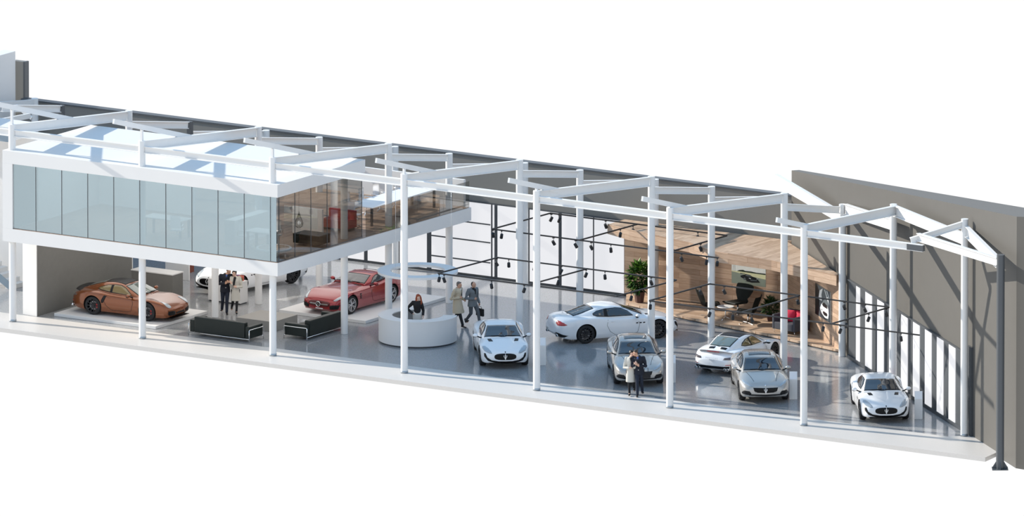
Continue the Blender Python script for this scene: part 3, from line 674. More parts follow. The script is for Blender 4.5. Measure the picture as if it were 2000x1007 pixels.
def make_car(kind, name, label, paint, rim_m, spokes, glass_m=None, side_glass=None, caliper=False, group=None):
    c = CARS[kind]; t = thing(name, label, 'car', (0, 0, 0), 0, group); P = MATS[paint]; BK = MATS['car_black']
    GL = MATS[glass_m or 'car_glass']; SG = MATS[side_glass or glass_m or 'car_glass']
    b = MB(); V = b.grid(body_rows(c), closed=True)
    b.bm.faces.new(V[0]); b.bm.faces.new(V[-1][::-1])
    body = b.build('body', [P, MATS['arch_black']], t)
    # wheel arches are cut out
    b = MB()
    for ax in c['axles']:
        for s in (-1, 1):
            b.lathe([(0, s * .55), (c['r'] * 1.13, s * .55), (c['r'] * 1.13, s * 1.3), (0, s * 1.3)], 40, c=(ax, 0, c['r'] + .005), axis='y', mi=1)
    cut = b.build('cut', [P, MATS['arch_black']])
    md = body.modifiers.new('b', 'BOOLEAN'); md.object = cut; md.operation = 'DIFFERENCE'; md.solver = 'EXACT'
    dg = bpy.context.evaluated_depsgraph_get()
    me = bpy.data.meshes.new_from_object(body.evaluated_get(dg)); body.modifiers.clear()
    if len(me.polygons) > 200: body.data = me
    me.name = 'body'; me.set_sharp_from_angle(angle=radians(38))
    bpy.data.objects.remove(cut)
    b = MB(); V = b.grid(cabin_rows(c)); b.bm.faces.new(V[0]); b.bm.faces.new(V[-1][::-1])
    cab = b.build('roof_shell', P, t, sharp=50)
    def tree(*os):
        vs, fs = [], []
        for o in os:
            k = len(vs); vs += [v.co.copy() for v in o.data.vertices]; fs += [[i + k for i in p.vertices] for p in o.data.polygons]
        return BVHTree.FromPolygons(vs, fs)
    bt, ct, all_ = tree(body), tree(cab), tree(body, cab)
    # glass
    (xa, ya), (xb, yb) = c['shield']
    sh = [(xa, -ya), (xa + .05, -ya * .5), (xa + .06, 0), (xa + .05, ya * .5), (xa, ya), (xb, yb), (xb + .03, yb * .5), (xb + .035, 0), (xb + .03, -yb * .5), (xb, -yb)]
    make_patch('windshield_seal', sh, 'top', all_, BK, t, .004); make_patch('windshield', shrink(sh, .028), 'top', all_, GL, t, .010)
    (xa, ya), (xb, yb) = c['rear']
    rw = [(xa, -ya), (xa, 0), (xa, ya), (xb, yb), (xb - .05, yb * .5), (xb - .06, 0), (xb - .05, -yb * .5), (xb, -yb)]
    make_patch('rear_window_seal', rw, 'top', all_, BK, t, .004); make_patch('rear_window', shrink(rw, .03), 'top', all_, GL, t, .010)
    for sd in ('left', 'right'):
        make_patch('side_window_trim', c['dlo'], sd, ct, BK, t, .004)
        ins = shrink(c['dlo'], .022); lim = [9] + [q for s in c['split'] for q in s] + [-9]
        for k in range(0, len(lim), 2):
            pl = clip_poly(ins, lim[k + 1], lim[k])
            if len(pl) >= 3: make_patch('side_window', pl, sd, ct, SG, t, .010)
    # wheels
    for ax in c['axles']:
        for s in (-1, 1): make_wheel(t, ax, s * c['track'], c['r'], c['ww'], s, rim_m, spokes, caliper)
    # mirrors
    xm = c['shield'][0][0] - .28; zm = pchip(c['S'])(xm) + .10
    for s in (-1, 1):
        b = MB(); b.ball((xm, s * 1.02, zm), .1, 14, sc=(.75, 1.05, .68)); b.tube([(xm, s * .98, zm - .02), (xm + .04, s * .86, zm - .07), (xm + .05, s * .78, zm - .09)], .025, 8, mi=1)
        b.ball((xm - .02, s * 1.02, zm - .035), .088, 12, mi=1, sc=(.8, 1.1, .5))
        b.build('door_mirror', [P, BK], t)
    # doors: seams and handles
    sw = c['shield'][0][0]; zs = pchip(c['S'])
    x0, x1 = sw - .22, sw - 1.38
    seams = [[(x0, zs(x0) - .03), (x0 + .06, .62), (x0 - .02, .32), (x0 - .2, .26), (x1 + .25, .26), (x1 + .02, .42), (x1 - .1, .65), (x1 - .05, zs(x1) - .04)]]
    if kind == 'sedan': seams.append([(x1 - .05, .28), (x1 - .75, .3), (x1 - .92, .62), (x1 - 1.0, zs(x1 - 1) - .05)])
    for sd in ('left', 'right'):
        for sm in seams: make_patch('door_seam', strip(sm, .012), sd, bt, BK, t, .001, step=.12)
        make_patch('door_handle', ell(x1 + .14, zs(x1) - .12, .09, .016, 10), sd, bt, P, t, .012)
        if kind == 'sedan': make_patch('door_handle', ell(x1 - .85, zs(x1) - .11, .09, .016, 10), sd, bt, P, t, .012)
    # wiper
    b = MB(); R_ = pchip(c['R']); xa, ya = c['shield'][0]
    b.tube([(xa + .05, -.45, R_(xa) + .03), (xa + .04, .05, R_(xa) + .035)], .009, 6); b.tube([(xa + .05, .1, R_(xa) + .035), (xa + .05, .5, R_(xa) + .03)], .009, 6); b.build('wiper', BK, t)
    if kind == 'coupe':
        for s in (-1, 1):
            make_patch('headlight', [(s * .50, .60), (s * .60, .605), (s * .78, .665), (s * .845, .74), (s * .83, .795), (s * .74, .80), (s * .62, .745), (s * .535, .67)], 'front', bt, MATS['lamp_glass'], t, .006, step=.05)
            make_patch('hood_vent', [(1.36, s * .40), (1.34, s * .56), (1.04, s * .60), (1.06, s * .46)], 'top', bt, BK, t, .004)
            make_patch('tail_light', [(s * .46, .80), (s * .62, .73), (s * .82, .73), (s * .86, .76), (s * .80, .84), (s * .66, .89), (s * .52, .90)], 'rear', bt, MATS['lamp_red'], t, .006, step=.05)
            make_patch('rear_vent', [(s * .40, .40), (s * .45, .28), (s * .80, .28), (s * .86, .34), (s * .72, .43), (s * .60, .46)], 'rear', bt, BK, t, .006)
            b = MB(); b.lathe([(.055, -.06), (.06, -.06), (.06, .06), (.05, .06), (.05, -.05)], 18, axis='x'); b.build('exhaust_pipe', CHROME, t, loc=(-2.50, s * .55, .34))
        for sd in ('left', 'right'):
            for k in range(3): make_patch('fender_vent', [(.92 - .14 * k, .70), (.83 - .14 * k, .695), (.84 - .14 * k, .655), (.92 - .14 * k, .66)], sd, bt, BK, t, .004)
        gr = make_patch('grille', ell(0, .485, .42, .125, 28, 2.8), 'front', bt, BK, t, .006, step=.05)
        b = MB(); fx = lambda y: bt.ray_cast(Vector((6, y, .485)), Vector((-1, 0, 0)))[0].x
        for k in range(-9, 10):
            y = k * .041; hh = .115 * (1 - (abs(y) / .42) ** 2.8) ** (1 / 2.8); b.box(fx(y) + .008, fx(y) + .022, y - .006, y + .006, .485 - hh, .485 + hh)
        b.build('grille_slats', MATS['slat_black'], gr)
        trident(gr, fx(0) + .045, .48, 1.05)
        make_patch('lower_intake', [(-.80, .60), (-.74, .60), (-.68, .46), (-.52, .36), (-.25, .315), (0, .305), (.25, .315), (.52, .36), (.68, .46), (.74, .60), (.80, .60), (.79, .48), (.66, .33), (.40, .255), (0, .235), (-.40, .255), (-.66, .33), (-.79, .48)], 'front', bt, BK, t, .006, step=.06)
        make_patch('bonnet_badge', ell(0, .655, .022, .022, 12), 'front', bt, BK, t, .006)
        b = MB(); b.box(2.14, 2.37, -.62, .62, .205, .225, bev=.006); b.build('front_splitter', BK, t)
    if kind == 'sedan':
        for s in (-1, 1):
            make_patch('headlight', [(s * .46, .655), (s * .60, .66), (s * .80, .735), (s * .87, .825), (s * .80, .83), (s * .66, .775), (s * .55, .71)], 'front', bt, MATS['lamp_glass'], t, .006, step=.05)
            make_patch('side_intake', [(s * .54, .41), (s * .61, .50), (s * .80, .52), (s * .88, .42), (s * .86, .37), (s * .58, .355)], 'front', bt, BK, t, .006, step=.05)
            make_patch('tail_light', [(s * .5, .88), (s * .6, .80), (s * .84, .80), (s * .82, .92)], 'rear', bt, MATS['lamp_red'], t, .006)
        gr = make_patch('grille', [(-.47, .63), (-.30, .625), (0, .615), (.30, .625), (.47, .63), (.43, .50), (.30, .44), (0, .425), (-.30, .44), (-.43, .50)], 'front', bt, BK, t, .006, step=.05)
        fx = lambda y: bt.ray_cast(Vector((6, y, .52)), Vector((-1, 0, 0)))[0].x
        b = MB()
        for k in range(-8, 9):
            y = k * .048; b.box(fx(y) + .008, fx(y) + .022, y - .006, y + .006, .45, .60)
        b.build('grille_slats', MATS['slat_black'], gr)
        trident(gr, fx(0) + .045, .52, 1.05)
        make_patch('lower_intake', [(-.60, .385), (0, .365), (.60, .385), (.64, .345), (0, .30), (-.64, .345)], 'front', bt, BK, t, .006, step=.06)
        make_patch('bonnet_badge', ell(0, .70, .028, .028, 12), 'front', bt, CHROME, t, .006)
        make_patch('sunroof', [(.02, -.42), (.02, .42), (-.45, .42), (-.45, -.42)], 'top', ct, GL, t, .006)
        for s in (-1, 1): make_patch('bonnet_crease', strip([(2.1, s * .42), (1.6, s * .50), (1.05, s * .62)], .014), 'top', bt, MATS['rim_dark'], t, .001, step=.2)
    if kind == 'rear_engine':
        for s in (-1, 1):
            make_patch('headlight', ell(s * .64, .655, .11, .105, 18), 'front', bt, MATS['lamp_glass'], t, .008, step=.04)
            make_patch('front_intake', [(s * .36, .27), (s * .36, .40), (s * .52, .44), (s * .72, .44), (s * .74, .34), (s * .70, .27)], 'front', bt, BK, t, .006, step=.05)
            make_patch('tail_light', [(s * .46, .64), (s * .50, .71), (s * .80, .745), (s * .84, .70), (s * .76, .645)], 'rear', bt, MATS['lamp_smoke'], t, .006, step=.05)
            make_patch('rear_reflector', [(s * .58, .435), (s * .58, .46), (s * .78, .475), (s * .78, .45)], 'rear', bt, MATS['lamp_red'], t, .006)
            for q in (0, 1):
                b = MB(); b.lathe([(.05, -.05), (.056, -.05), (.056, .06), (.046, .06), (.046, -.04)], 18, axis='x'); b.build('exhaust_pipe', CHROME, t, loc=(-2.27, s * (.55 + .12 * q), .27))
            make_patch('deck_louvre', [(-1.72, s * .12), (-1.72, s * .38), (-1.86, s * .36), (-1.86, s * .13)], 'top', all_, BK, t, .005)
        for sd in ('left', 'right'):
            make_patch('side_scoop', [(-.60, .80), (-.72, .80), (-.84, .60), (-.82, .50), (-.74, .52)], sd, bt, BK, t, .005)
        make_patch('front_grille', [(-.30, .29), (-.30, .36), (.30, .36), (.30, .29)], 'front', bt, BK, t, .006, step=.05)
        make_patch('rear_diffuser', [(-.72, .40), (-.5, .385), (.5, .385), (.72, .40), (.68, .27), (-.68, .27)], 'rear', bt, BK, t, .004, step=.06)
        b = MB(); b.box(2.0, 2.2, -.62, .62, .135, .155, bev=.006); b.build('front_splitter', BK, t)
        b = MB(); rows = []
        for k in range(13):
            y = -.72 + 1.44 * k / 12; q = abs(y) / .72; xo = .10 * q * q; zo = -.05 * q ** 3
            rows.append([(-1.95 + xo, y, .905 + zo), (-2.12 + xo, y, .955 + zo), (-2.18 + xo, y, .95 + zo), (-2.12 + xo, y, .925 + zo), (-1.95 + xo, y, .88 + zo)])
        V = b.grid(rows, closed=True); b.bm.faces.new(V[0]); b.bm.faces.new(V[-1][::-1])
        b.build('rear_spoiler', P if paint == 'paint_white' else BK, t, sharp=40)
        b = MB(); b.box(-2.195, -2.16, -.26, .26, .90, .925, bev=.004); b.build('brake_light', MATS['lamp_red'], t)
        if paint == 'paint_white':
            xr = bt.ray_cast(Vector((-6, 0, .66)), Vector((1, 0, 0)))[0].x
            lettering('rear_lettering', 'PORSCHE', .085, t, (xr - .035, 0, .675), (radians(72), 0, -pi / 2), MATS['rim_silver'], .004, 1.55)
            lettering('model_lettering', '911 turbo', .06, t, (xr - .035, 0, .60), (radians(76), 0, -pi / 2), MATS['rim_silver'], .004, 1.05)
        make_patch('dark_roof_panel', [(.0, -.45), (.0, .45), (-.86, .43), (-.86, -.43)], 'top', ct, BK, t, .006)
    if kind == 'long_nose':
        for s in (-1, 1):
            make_patch('headlight', [(s * .60, .60), (s * .72, .59), (s * .84, .68), (s * .86, .78), (s * .80, .80), (s * .68, .70)], 'front', bt, MATS['lamp_glass'], t, .006, step=.05)
            make_patch('front_intake', [(s * .50, .27), (s * .48, .40), (s * .60, .45), (s * .84, .45), (s * .80, .30)], 'front', bt, BK, t, .006, step=.05)
            make_patch('hood_vent', [(.42, s * .34), (.36, s * .62), (.28, s * .64), (.32, s * .34)], 'top', bt, BK, t, .004)
            make_patch('tail_light', [(s * .5, .68), (s * .5, .74), (s * .84, .76), (s * .84, .70)], 'rear', bt, MATS['lamp_red'], t, .006)
        for sd in ('left', 'right'):
            for k in range(3): make_patch('fender_vent', [(.80, .72 - .075 * k), (.70, .715 - .075 * k), (.70, .665 - .075 * k), (.80, .67 - .075 * k)], sd, bt, BK, t, .005)
        gr = make_patch('grille', [(-.50, .50), (-.40, .55), (0, .57), (.40, .55), (.50, .50), (.46, .40), (.36, .36), (0, .345), (-.36, .36), (-.46, .40)], 'front', bt, MATS['paint_dark_red'] if 'paint_dark_red' in MATS else BK, t, .006, step=.05)
        fx = bt.ray_cast(Vector((6, 0, .46)), Vector((-1, 0, 0)))[0].x
        b = MB(); b.bar((fx + .02, -.42, .455), (fx + .05, 0, .455), .03, .05); b.bar((fx + .05, 0, .455), (fx + .02, .42, .455), .03, .05); b.build('grille_bar', CHROME, gr)
        b = MB(); b.lathe([(.085, -.02), (.105, -.02), (.105, .012), (.085, .012), (.085, -.02)], 28, axis='x')
        for k in range(3):
            a = pi / 2 + k * 2 * pi / 3; b.bar((0.004, 0, 0), (0.004, cos(a) * .09, sin(a) * .09), .02, .012, up=(1, 0, 0))
        st = b.build('star_emblem', CHROME, gr, loc=(fx + .085, 0, .455))
        b = MB(); b.lathe([(0, 0), (.088, 0), (.088, -.02), (0, -.02)], 24, axis='x', c=(fx + .08, 0, .455)); b.build('emblem_disc', BK, gr)
        make_patch('number_plate', [(-.17, .255), (.17, .255), (.17, .295), (-.17, .295)], 'front', bt, PANEL, t, .006)
    return t

mat('paint_dark_red', (0.09, 0.008, 0.01, 1), 0.35, noise=0.05)
def put(t, mid, heading, z=0.0):
    t.location = (mid[0], mid[1], z); t.rotation_euler = (0, 0, atan2(heading[1], heading[0])); return t
RD, RS = MATS['rim_dark'], MATS['rim_silver']
hd = lambda a: (sin(radians(a)), -cos(radians(a)))
cp = make_car('coupe', 'coupe_car', 'white two-door coupe facing the terrace just right of the walking men', 'paint_white', RD, 7, group='white two-door coupes')
h = hd(37.3); put(cp, (20.26 - 1.40 * h[0], 3.43 - 1.40 * h[1]), h)
h = hd(38.3); put(dup(cp, label='white two-door coupe nearest the striped end wall, facing the terrace'), (37.82 - 1.40 * h[0], 2.74 - 1.40 * h[1]), h)
h = Vector((.603, .797)); l = Vector((-.797, .603)); m_ = Vector((20.74, 8.39)) * .5 + Vector((22.57, 10.81)) * .5 + l * .92
put(dup(cp, label='white two-door coupe seen side-on before the oak lounge, red tail light showing'), m_, h)
nose = Vector((3.29, 8.26)); rw = Vector((4.91, 12.05)); d = (nose - rw); ang = atan2(d.y, d.x) + atan2(.92, 3.84)
h = Vector((cos(ang), sin(ang))); mm = rw + h * 1.47 + Vector((h.y, -h.x)) * .92
put(dup(cp, label='white two-door coupe under the office behind the white counter'), mm, h)
sd_ = make_car('sedan', 'sedan_car', 'silver grey sedan standing right behind the embracing couple at the front', 'paint_grey', RD, 7, group='grey sedans')
h = hd(37.3); put(sd_, (26.43 - 1.43 * h[0], 3.32 - 1.43 * h[1]), h)
h = hd(38.0); put(dup(sd_, label='silver grey sedan with a white stele close on its right'), (32.05 - 1.43 * h[0], 3.34 - 1.43 * h[1]), h)
br = make_car('rear_engine', 'sports_car', 'brown sports coupe with red brake calipers on the low white plinth', 'paint_brown', RD, 10, 'car_glass_pale', 'car_glass_tan', True)
put(br, (3.36, 2.30 + .90), (1, .035), .12)
wp = make_car('rear_engine', 'sports_car', 'white rear-engined sports coupe seen from behind, tan cabin, dark roof', 'paint_white', RD, 10, 'car_glass_pale', 'car_glass_tan')
h = Vector((-.10, .995)).normalized(); put(wp, Vector((27.06, 6.92)) + h * 1.225 + Vector((h.y, -h.x)) * .90, h)
rd = make_car('long_nose', 'sports_car', 'red long-nosed sports coupe on a white plinth under the balcony', 'paint_red', RS, 5)
h = Vector((-.03, -1)).normalized(); put(rd, Vector((10.45, 7.8)) - h * 1.34 + Vector((h.y, -h.x)) * .92, h, .12)
# ------------------------------------------------------------------ furniture and fittings
mat('sofa_grey', srgb(70, 72, 80), 0.8, noise=0.08, nscale=20)
mat('cushion_red', srgb(214, 40, 72), 0.8, noise=0.05, nscale=20)
mat('red_fabric', srgb(150, 34, 34), 0.7, noise=0.06)
mat('chair_black', (0.012, 0.016, 0.015, 1), 0.6, spec=0.3, noise=0.15)
mat('pot_brown', srgb(88, 58, 50), 0.55, noise=0.12, nscale=9)
mat('soil', (0.03, 0.02, 0.015, 1), 0.9, noise=0.3, nscale=40)
mat('leaf_light', srgb(96, 138, 44), 0.45, noise=0.25, nscale=7)
mat('leaf_dark', srgb(38, 72, 26), 0.45, noise=0.25, nscale=7)
mat('stem_brown', srgb(86, 66, 44), 0.7, noise=0.1)
mat('brown_box', srgb(128, 66, 48), 0.5, noise=0.06)
mat('chair_white', (0.8, 0.81, 0.82, 1), 0.5, noise=0.03)
mat('wire_grey', srgb(120, 116, 108), 0.4, metal=0.4, noise=0.03)
mat('glow_white', (0.9, 0.9, 0.9, 1), 0.4, emit=(1, 1, 1, 1), estr=0.6, noise=0.01)

# low plinths
def plinth(x0, x1, y0, y1, h, label):
    b = MB(); b.box(x0, x1, y0, y1, 0.0, h, bev=0.008); return tag(b.build('display_plinth', WHITE), label, 'plinth', 'car plinths')
plinth(0.75, 5.45, 1.72, 5.3, 0.118, 'low white plinth carrying the brown sports coupe')
plinth(7.6, 11.6, 7.0, 12.6, 0.118, 'low white plinth carrying the red sports coupe')

# reception
DC = at(816, 664.9); DC.z = 0
t = thing('reception_desk', 'round white reception desk open at the back, woman inside', 'desk', DC, TH)
a0, a1 = radians(86), radians(355)
b = MB(); b.lathe([(1.50, 0.06), (1.50, 0.98), (1.44, 0.98), (1.44, 0.06), (1.50, 0.06)], 72, a0=a0, a1=a1, smooth=True); b.build('outer_shell', WHITE, t, sharp=40)
def arc_prism(mb, r0, r1, z0, z1, n, a0, a1):
    for k in range(n):
        p, q = a0 + (a1 - a0) * k / n, a0 + (a1 - a0) * (k + 1) / n
        mb.prism([(r0 * cos(p), r0 * sin(p)), (r1 * cos(p), r1 * sin(p)), (r1 * cos(q), r1 * sin(q)), (r0 * cos(q), r0 * sin(q))], z0, z1)
    bmesh.ops.remove_doubles(mb.bm, verts=mb.bm.verts, dist=1e-4)
b = MB(); arc_prism(b, 0.98, 1.51, 0.981, 1.02, 72, a0, a1); b.build('counter_top', WHITE, t)
b = MB()
for a in (a0, a1):
    d = Vector((cos(a), sin(a), 0)); n = Vector((-sin(a), cos(a), 0)); s = 0.02 if a == a0 else -0.02
    b.obox(d * 1.225 + n * s + Vector((0, 0, 0.52)), d, n, (0, 0, 1), 0.21, 0.02, 0.46)
b.build('end_panel', WHITE, t)
b = MB(); arc_prism(b, 1.40, 1.46, 0.0, 0.06, 72, a0, a1); b.build('toe_kick', FRAME, t)
t = thing('ring_lamp', 'white hanging ring lamp above the round reception desk', 'lamp', DC + Vector((0, 0, 2.66)))
b = MB(); b.lathe([(1.05, 0), (1.54, 0), (1.54, 0.09), (1.05, 0.09), (1.05, 0)], 96); b.build('ring', WHITE, t, sharp=40)
b = MB(); b.lathe([(1.09, -0.004), (1.50, -0.004)], 96); b.build('diffuser', MATS['glow_white'], t)
b = MB()
for k in range(3):
    a = 2 * pi * k / 3 + .4; b.tube([(1.3 * cos(a), 1.3 * sin(a), 0.09), (1.3 * cos(a), 1.3 * sin(a), 3.6)], 0.004, 6)
b.build('cable', CHROME, t)

# leather sofas
def sofa(name, label, x, y, rz, L_, D_, group):
    """back along local -y, seat faces +y"""
    t = thing(name, label, 'sofa', (x, y, 0), rz, group)
    for s in (-1, 1):
        b = MB(); b.box(s * L_ / 2 - s * 0.20, s * (L_ / 2), -D_ / 2 + .02, D_ / 2, .13, .60, bev=.035); b.build('arm_cushion', LEATHER, t)
    b = MB(); b.box(-L_ / 2 + .21, L_ / 2 - .21, -D_ / 2, -D_ / 2 + .24, .13, .74, bev=.04); b.build('back_cushion', LEATHER, t)
    n = 3; w_ = (L_ - .44) / n
    for k in range(n):
        b = MB(); b.box(-L_ / 2 + .22 + k * w_ + .005, -L_ / 2 + .22 + (k + 1) * w_ - .005, -D_ / 2 + .25, D_ / 2 - .01, .13, .42, bev=.04); b.build('seat_cushion', LEATHER, t)
    for s in (-1, 1):
        b = MB(); x_ = s * (L_ / 2 + .02)
        b.tube([(x_, -D_ / 2 - .02, 0.0), (x_, -D_ / 2 - .02, .46), (x_, -D_ / 2 + .02, .48), (x_, D_ / 2 - .02, .48), (x_, D_ / 2 + .02, .46), (x_, D_ / 2 + .02, 0.0)], .019, 10)
        b.build('chrome_frame', CHROME, t)
    b = MB()
    for yy in (-D_ / 2 - .02, D_ / 2 + .02): b.tube([(-L_ / 2 - .02, yy, .12), (L_ / 2 + .02, yy, .12)], .014, 8)
    b.build('base_rail', CHROME, t)
    return t
sofa('leather_sofa', 'black leather sofa seen from behind, left of the office corner column', 8.5, 2.02, 0, 2.74, .95, 'black leather sofas')
sofa('leather_sofa', 'black leather sofa turned sideways, in front of the red sports coupe', 11.0, 4.42, pi / 2, 2.72, 1.02, 'black leather sofas')
p = at(461, 619, .4)
b = MB(); b.box(p.x, p.x + 1.70, p.y, p.y + 1.70, 0, .40, bev=.006); tag(b.build('coffee_table', mat('stone_block', srgb(150, 146, 140), .5, noise=.06, nscale=9)), 'low square grey stone block table between the leather sofas', 'table')

# white stands beside the cars
def stele(u, v, label):
    p = at(u, v); t = thing('info_stele', label, 'info stand', (p.x, p.y, 0), TH, 'white info stands')
    b = MB(); rows = []
    prof = [(0, 0), (.015, .75), (.20, 1.04), (.20, 1.0), (.20, 0)]
    A = [b.bm.verts.new((-.15, y, z)) for y, z in prof]; B_ = [b.bm.verts.new((.15, y, z)) for y, z in prof]
    b.bm.faces.new(A); b.bm.faces.new(B_[::-1])
    for i in range(5): b.bm.faces.new((A[i], B_[i], B_[(i + 1) % 5], A[(i + 1) % 5]))
    b.build('stand_body', WHITE, t)
    b = MB(); d = Vector((0, .185, .29)).normalized(); n = Vector((0, -d.z, d.y))
    b.obox(Vector((0, .107, .895)) + n * .004, (1, 0, 0), d, n, .125, .15, .003); b.build('sloped_sign', PANEL, t)
stele(1058.5, 713, 'white info stand half hidden behind the column right of the frontal coupe')
stele(1312, 747, 'white info stand half hidden behind the column right of the couple')
stele(1549.5, 779.5, 'white info stand close to the right side of the grey sedan')
stele(1794, 818, 'white info stand between the last frontal coupe and the striped panels')

# counters under the office
p = at(406.5, 587)
t = thing('brochure_counter', 'white counter behind the walking couple with colourful leaflets', 'counter', (p.x, p.y, 0))
b = MB(); b.box(0, 1.5, 0, .5, 0.05, .86); b.build('counter_body', WHITE, t)
b = MB(); b.box(-.01, 1.51, -.01, .51, .861, .88); b.build('counter_top', WHITE, t)
b = MB(); b.box(.03, 1.47, .03, .47, 0, .05); b.build('toe_kick', FRAME, t)
lc = [(206, 160, 120), (224, 190, 130), (150, 110, 160), (210, 120, 110), (240, 214, 170), (190, 140, 90), (200, 170, 190), (226, 150, 110)]
for k in range(12):
    i, j = k % 4, k // 4
    m = MATS.get('leaflet%d' % (k % 8)) or mat('leaflet%d' % (k % 8), srgb(*lc[k % 8]), .6, noise=.15, nscale=20)
    b = MB(); b.obox((0, 0, .105), (1, 0, 0), (0, 1, 0), (0, 0, 1), .085, .006, .105)
    o = b.build('leaflet', m, loc=(p.x + .74 + .2 * i, p.y + .06 + .15 * j, .881)); tag(o, 'leaflet standing on the white counter, %s row, %s from its left end' % (('front', 'middle', 'back')[j], ORD[i]), 'leaflet', 'leaflets on the counter')
b = MB(); b.box(-.05, .05, -.06, .06, 0, .13, bev=.006); tag(b.build('green_box', mat('green_card', srgb(40, 110, 40), .6, noise=.1), loc=(p.x + 1.42, p.y + .12, .881)), 'small dark green box at the end of the leaflet counter', 'box')
q = at(337, 590)
t = thing('display_counter', 'grey display counter with a white top behind the brown coupe', 'counter', (q.x, q.y, 0))
b = MB(); b.box(-1.9, 0, 0, .72, 0, 1.05); b.build('counter_body', CONC, t)
b = MB(); b.box(-1.92, .02, -.02, .74, 1.051, 1.09); b.build('counter_top', WHITE, t)
q3 = at(355.5, 530.5)
b = MB(); b.box(0, .36, 0, .3, 0, 1.0); tag(b.build('brown_plinth', MATS['brown_box'], loc=(q3.x, q3.y, 0)), 'narrow reddish brown plinth seen far behind the grey display counter', 'plinth')
q2 = at(215, 547)
b = MB(); b.box(-2.2, .35, 0, .9, 0, .62); tag(b.build('display_block', WHITE, loc=(q2.x, q2.y, 0)), 'plain white block far back beside the concrete partition', 'plinth')
b = MB(); b.box(0, 1.1, 0, .06, 0, 2.9); tag(b.build('screen_panel', WHITE, loc=(q2.x + 1.5, q2.y + 1.6, 0)), 'tall white screen panel far behind the brown coupe', 'panel')

# ------------------------------------------------------------------ oak lounge
front = [(18.05, 15.4), (19.4, 15.05), (20.9, 14.5), (25.9, 13.28), (29.6, 12.28)]
wl = lambda s, o: (WA + WD * s + WN * o)
sb2 = (Vector((24.75, 16.64, 0)) - WA).dot(WD); sf2 = (Vector((29.85, 12.34, 0)) - WA).dot(WD)
c1, c2 = wl(sb2, .06), wl(sf2, .06)
b = MB(); b.prism(front + [(c2.x, c2.y), (c1.x, c1.y), (17.05, 16.99)], .035, .12)
struct(b.build('floor_lounge', WOODF), 'raised oak board floor of the lounge', 'floor')
fi = [(x + .03, y + .05) for x, y in front]
b = MB(); b.prism(fi + [(c2.x - .05, c2.y), (c1.x - .05, c1.y - .1), (17.2, 16.9)], .0, .034)
struct(b.build('trim_lounge', BLACK), 'dark recessed plinth line under the lounge floor', 'trim')
b = MB(); b.box(17.0, 24.6, 16.93, 17.04, .121, 2.99)
struct(b.build('wall_lounge', WOODX), 'oak clad back wall of the lounge', 'wall')
woodw = wood('oak_planks_slanting', (0, 2))
b = MB(); L_ = (c2 - c1).length
b.box(0, L_, -.06, 0.0, .121, 2.99); o = b.build('wall_lounge_side', woodw, loc=(c1.x, c1.y, 0)); o.rotation_euler = (0, 0, atan2((c2 - c1).y, (c2 - c1).x)); o.location = c1
struct(o, 'slanting oak clad wall with the tall car poster', 'wall')
roofp = [(17.02, 15.75), (18.3, 15.32), (21.6, 14.42), (23.25, 13.55), (26.14, 13.2), (29.75, 12.15), (29.62, 12.42), (24.8, 16.5), (24.3, 16.92), (17.02, 16.92)]
b = MB(); b.prism(roofp, lambda x, y: 2.70 - .0 * x, lambda x, y: 3.03)
o = b.build('roof_lounge', [WOODR]); struct(o, 'oak plank canopy roof over the lounge', 'roof')
# folded fascia board along the canopy edge
t = thing('canopy_fascia', 'folded pale oak fascia along the canopy edge above the posters', 'fascia', (0, 0, 0)); t['kind'] = 'thing'
fp = [Vector((x, y - .02, 0)) for x, y in roofp[:6]]
for k in range(5):
    a, c_ = fp[k], fp[k + 1]
    b = MB(); d = (c_ - a).normalized(); n = Vector((d.y, -d.x, 0))
    lo0, lo1 = 2.66 - .04 * (k % 2), 2.66 - .04 * ((k + 1) % 2)
    vs = [a + Vector((0, 0, lo0)), c_ + Vector((0, 0, lo1)), c_ + Vector((0, 0, 3.05)), a + Vector((0, 0, 3.05))]
    A = [b.bm.verts.new(v + n * .03) for v in vs]; B_ = [b.bm.verts.new(v - n * .0) for v in vs]
    b.bm.faces.new(A); b.bm.faces.new(B_[::-1])
    for q_ in range(4): b.bm.faces.new((A[q_], B_[q_], B_[(q_ + 1) % 4], A[(q_ + 1) % 4]))
    b.build('fascia_board', WOODX, t)

# posters: printed boards with flat colour areas
def poster(label, pos, ux, w_, h_, areas):
    t = thing('wall_poster', label, 'poster', pos); ux = Vector(ux).normalized(); uz = Vector((0, 0, 1)); n = ux.cross(uz)
    b = MB(); b.obox(ux * w_ / 2 + uz * h_ / 2 + n * .012, ux, n, uz, w_ / 2, .012, h_ / 2); b.build('board', MATS['poster_base'], t)
    for k, (nm, poly, m) in enumerate(areas):
        b = MB(); lay = .0245 + .0012 * k
        vs = [ux * (x * w_) + uz * (y * h_) for x, y in poly]
        A = [b.bm.verts.new(v + n * (lay + .0008)) for v in vs]; B_ = [b.bm.verts.new(v + n * lay) for v in vs]
        b.bm.faces.new(A); b.bm.faces.new(B_[::-1])
        for q_ in range(len(A)): b.bm.faces.new((A[q_], B_[q_], B_[(q_ + 1) % len(A)], A[(q_ + 1) % len(A)]))
        bmesh.ops.triangulate(b.bm, faces=[f for f in b.bm.faces if len(f.verts) > 4])
        b.build(nm, m, t)
    return t
mat('poster_base', srgb(214, 218, 214), .35, noise=.02)
pg = lambda n, c_: mat(n, srgb(*c_), .35, noise=.12, nscale=6)
sky_, tree_, grass_, road_, dark_, mid_, pale_ = pg('print_sky', (236, 240, 234)), pg('print_trees', (44, 54, 38)), pg('print_field', (222, 222, 178)), pg('print_road', (140, 150, 136)), pg('print_black', (16, 18, 20)), pg('print_grey', (92, 100, 104)), pg('print_pale', (224, 228, 228))
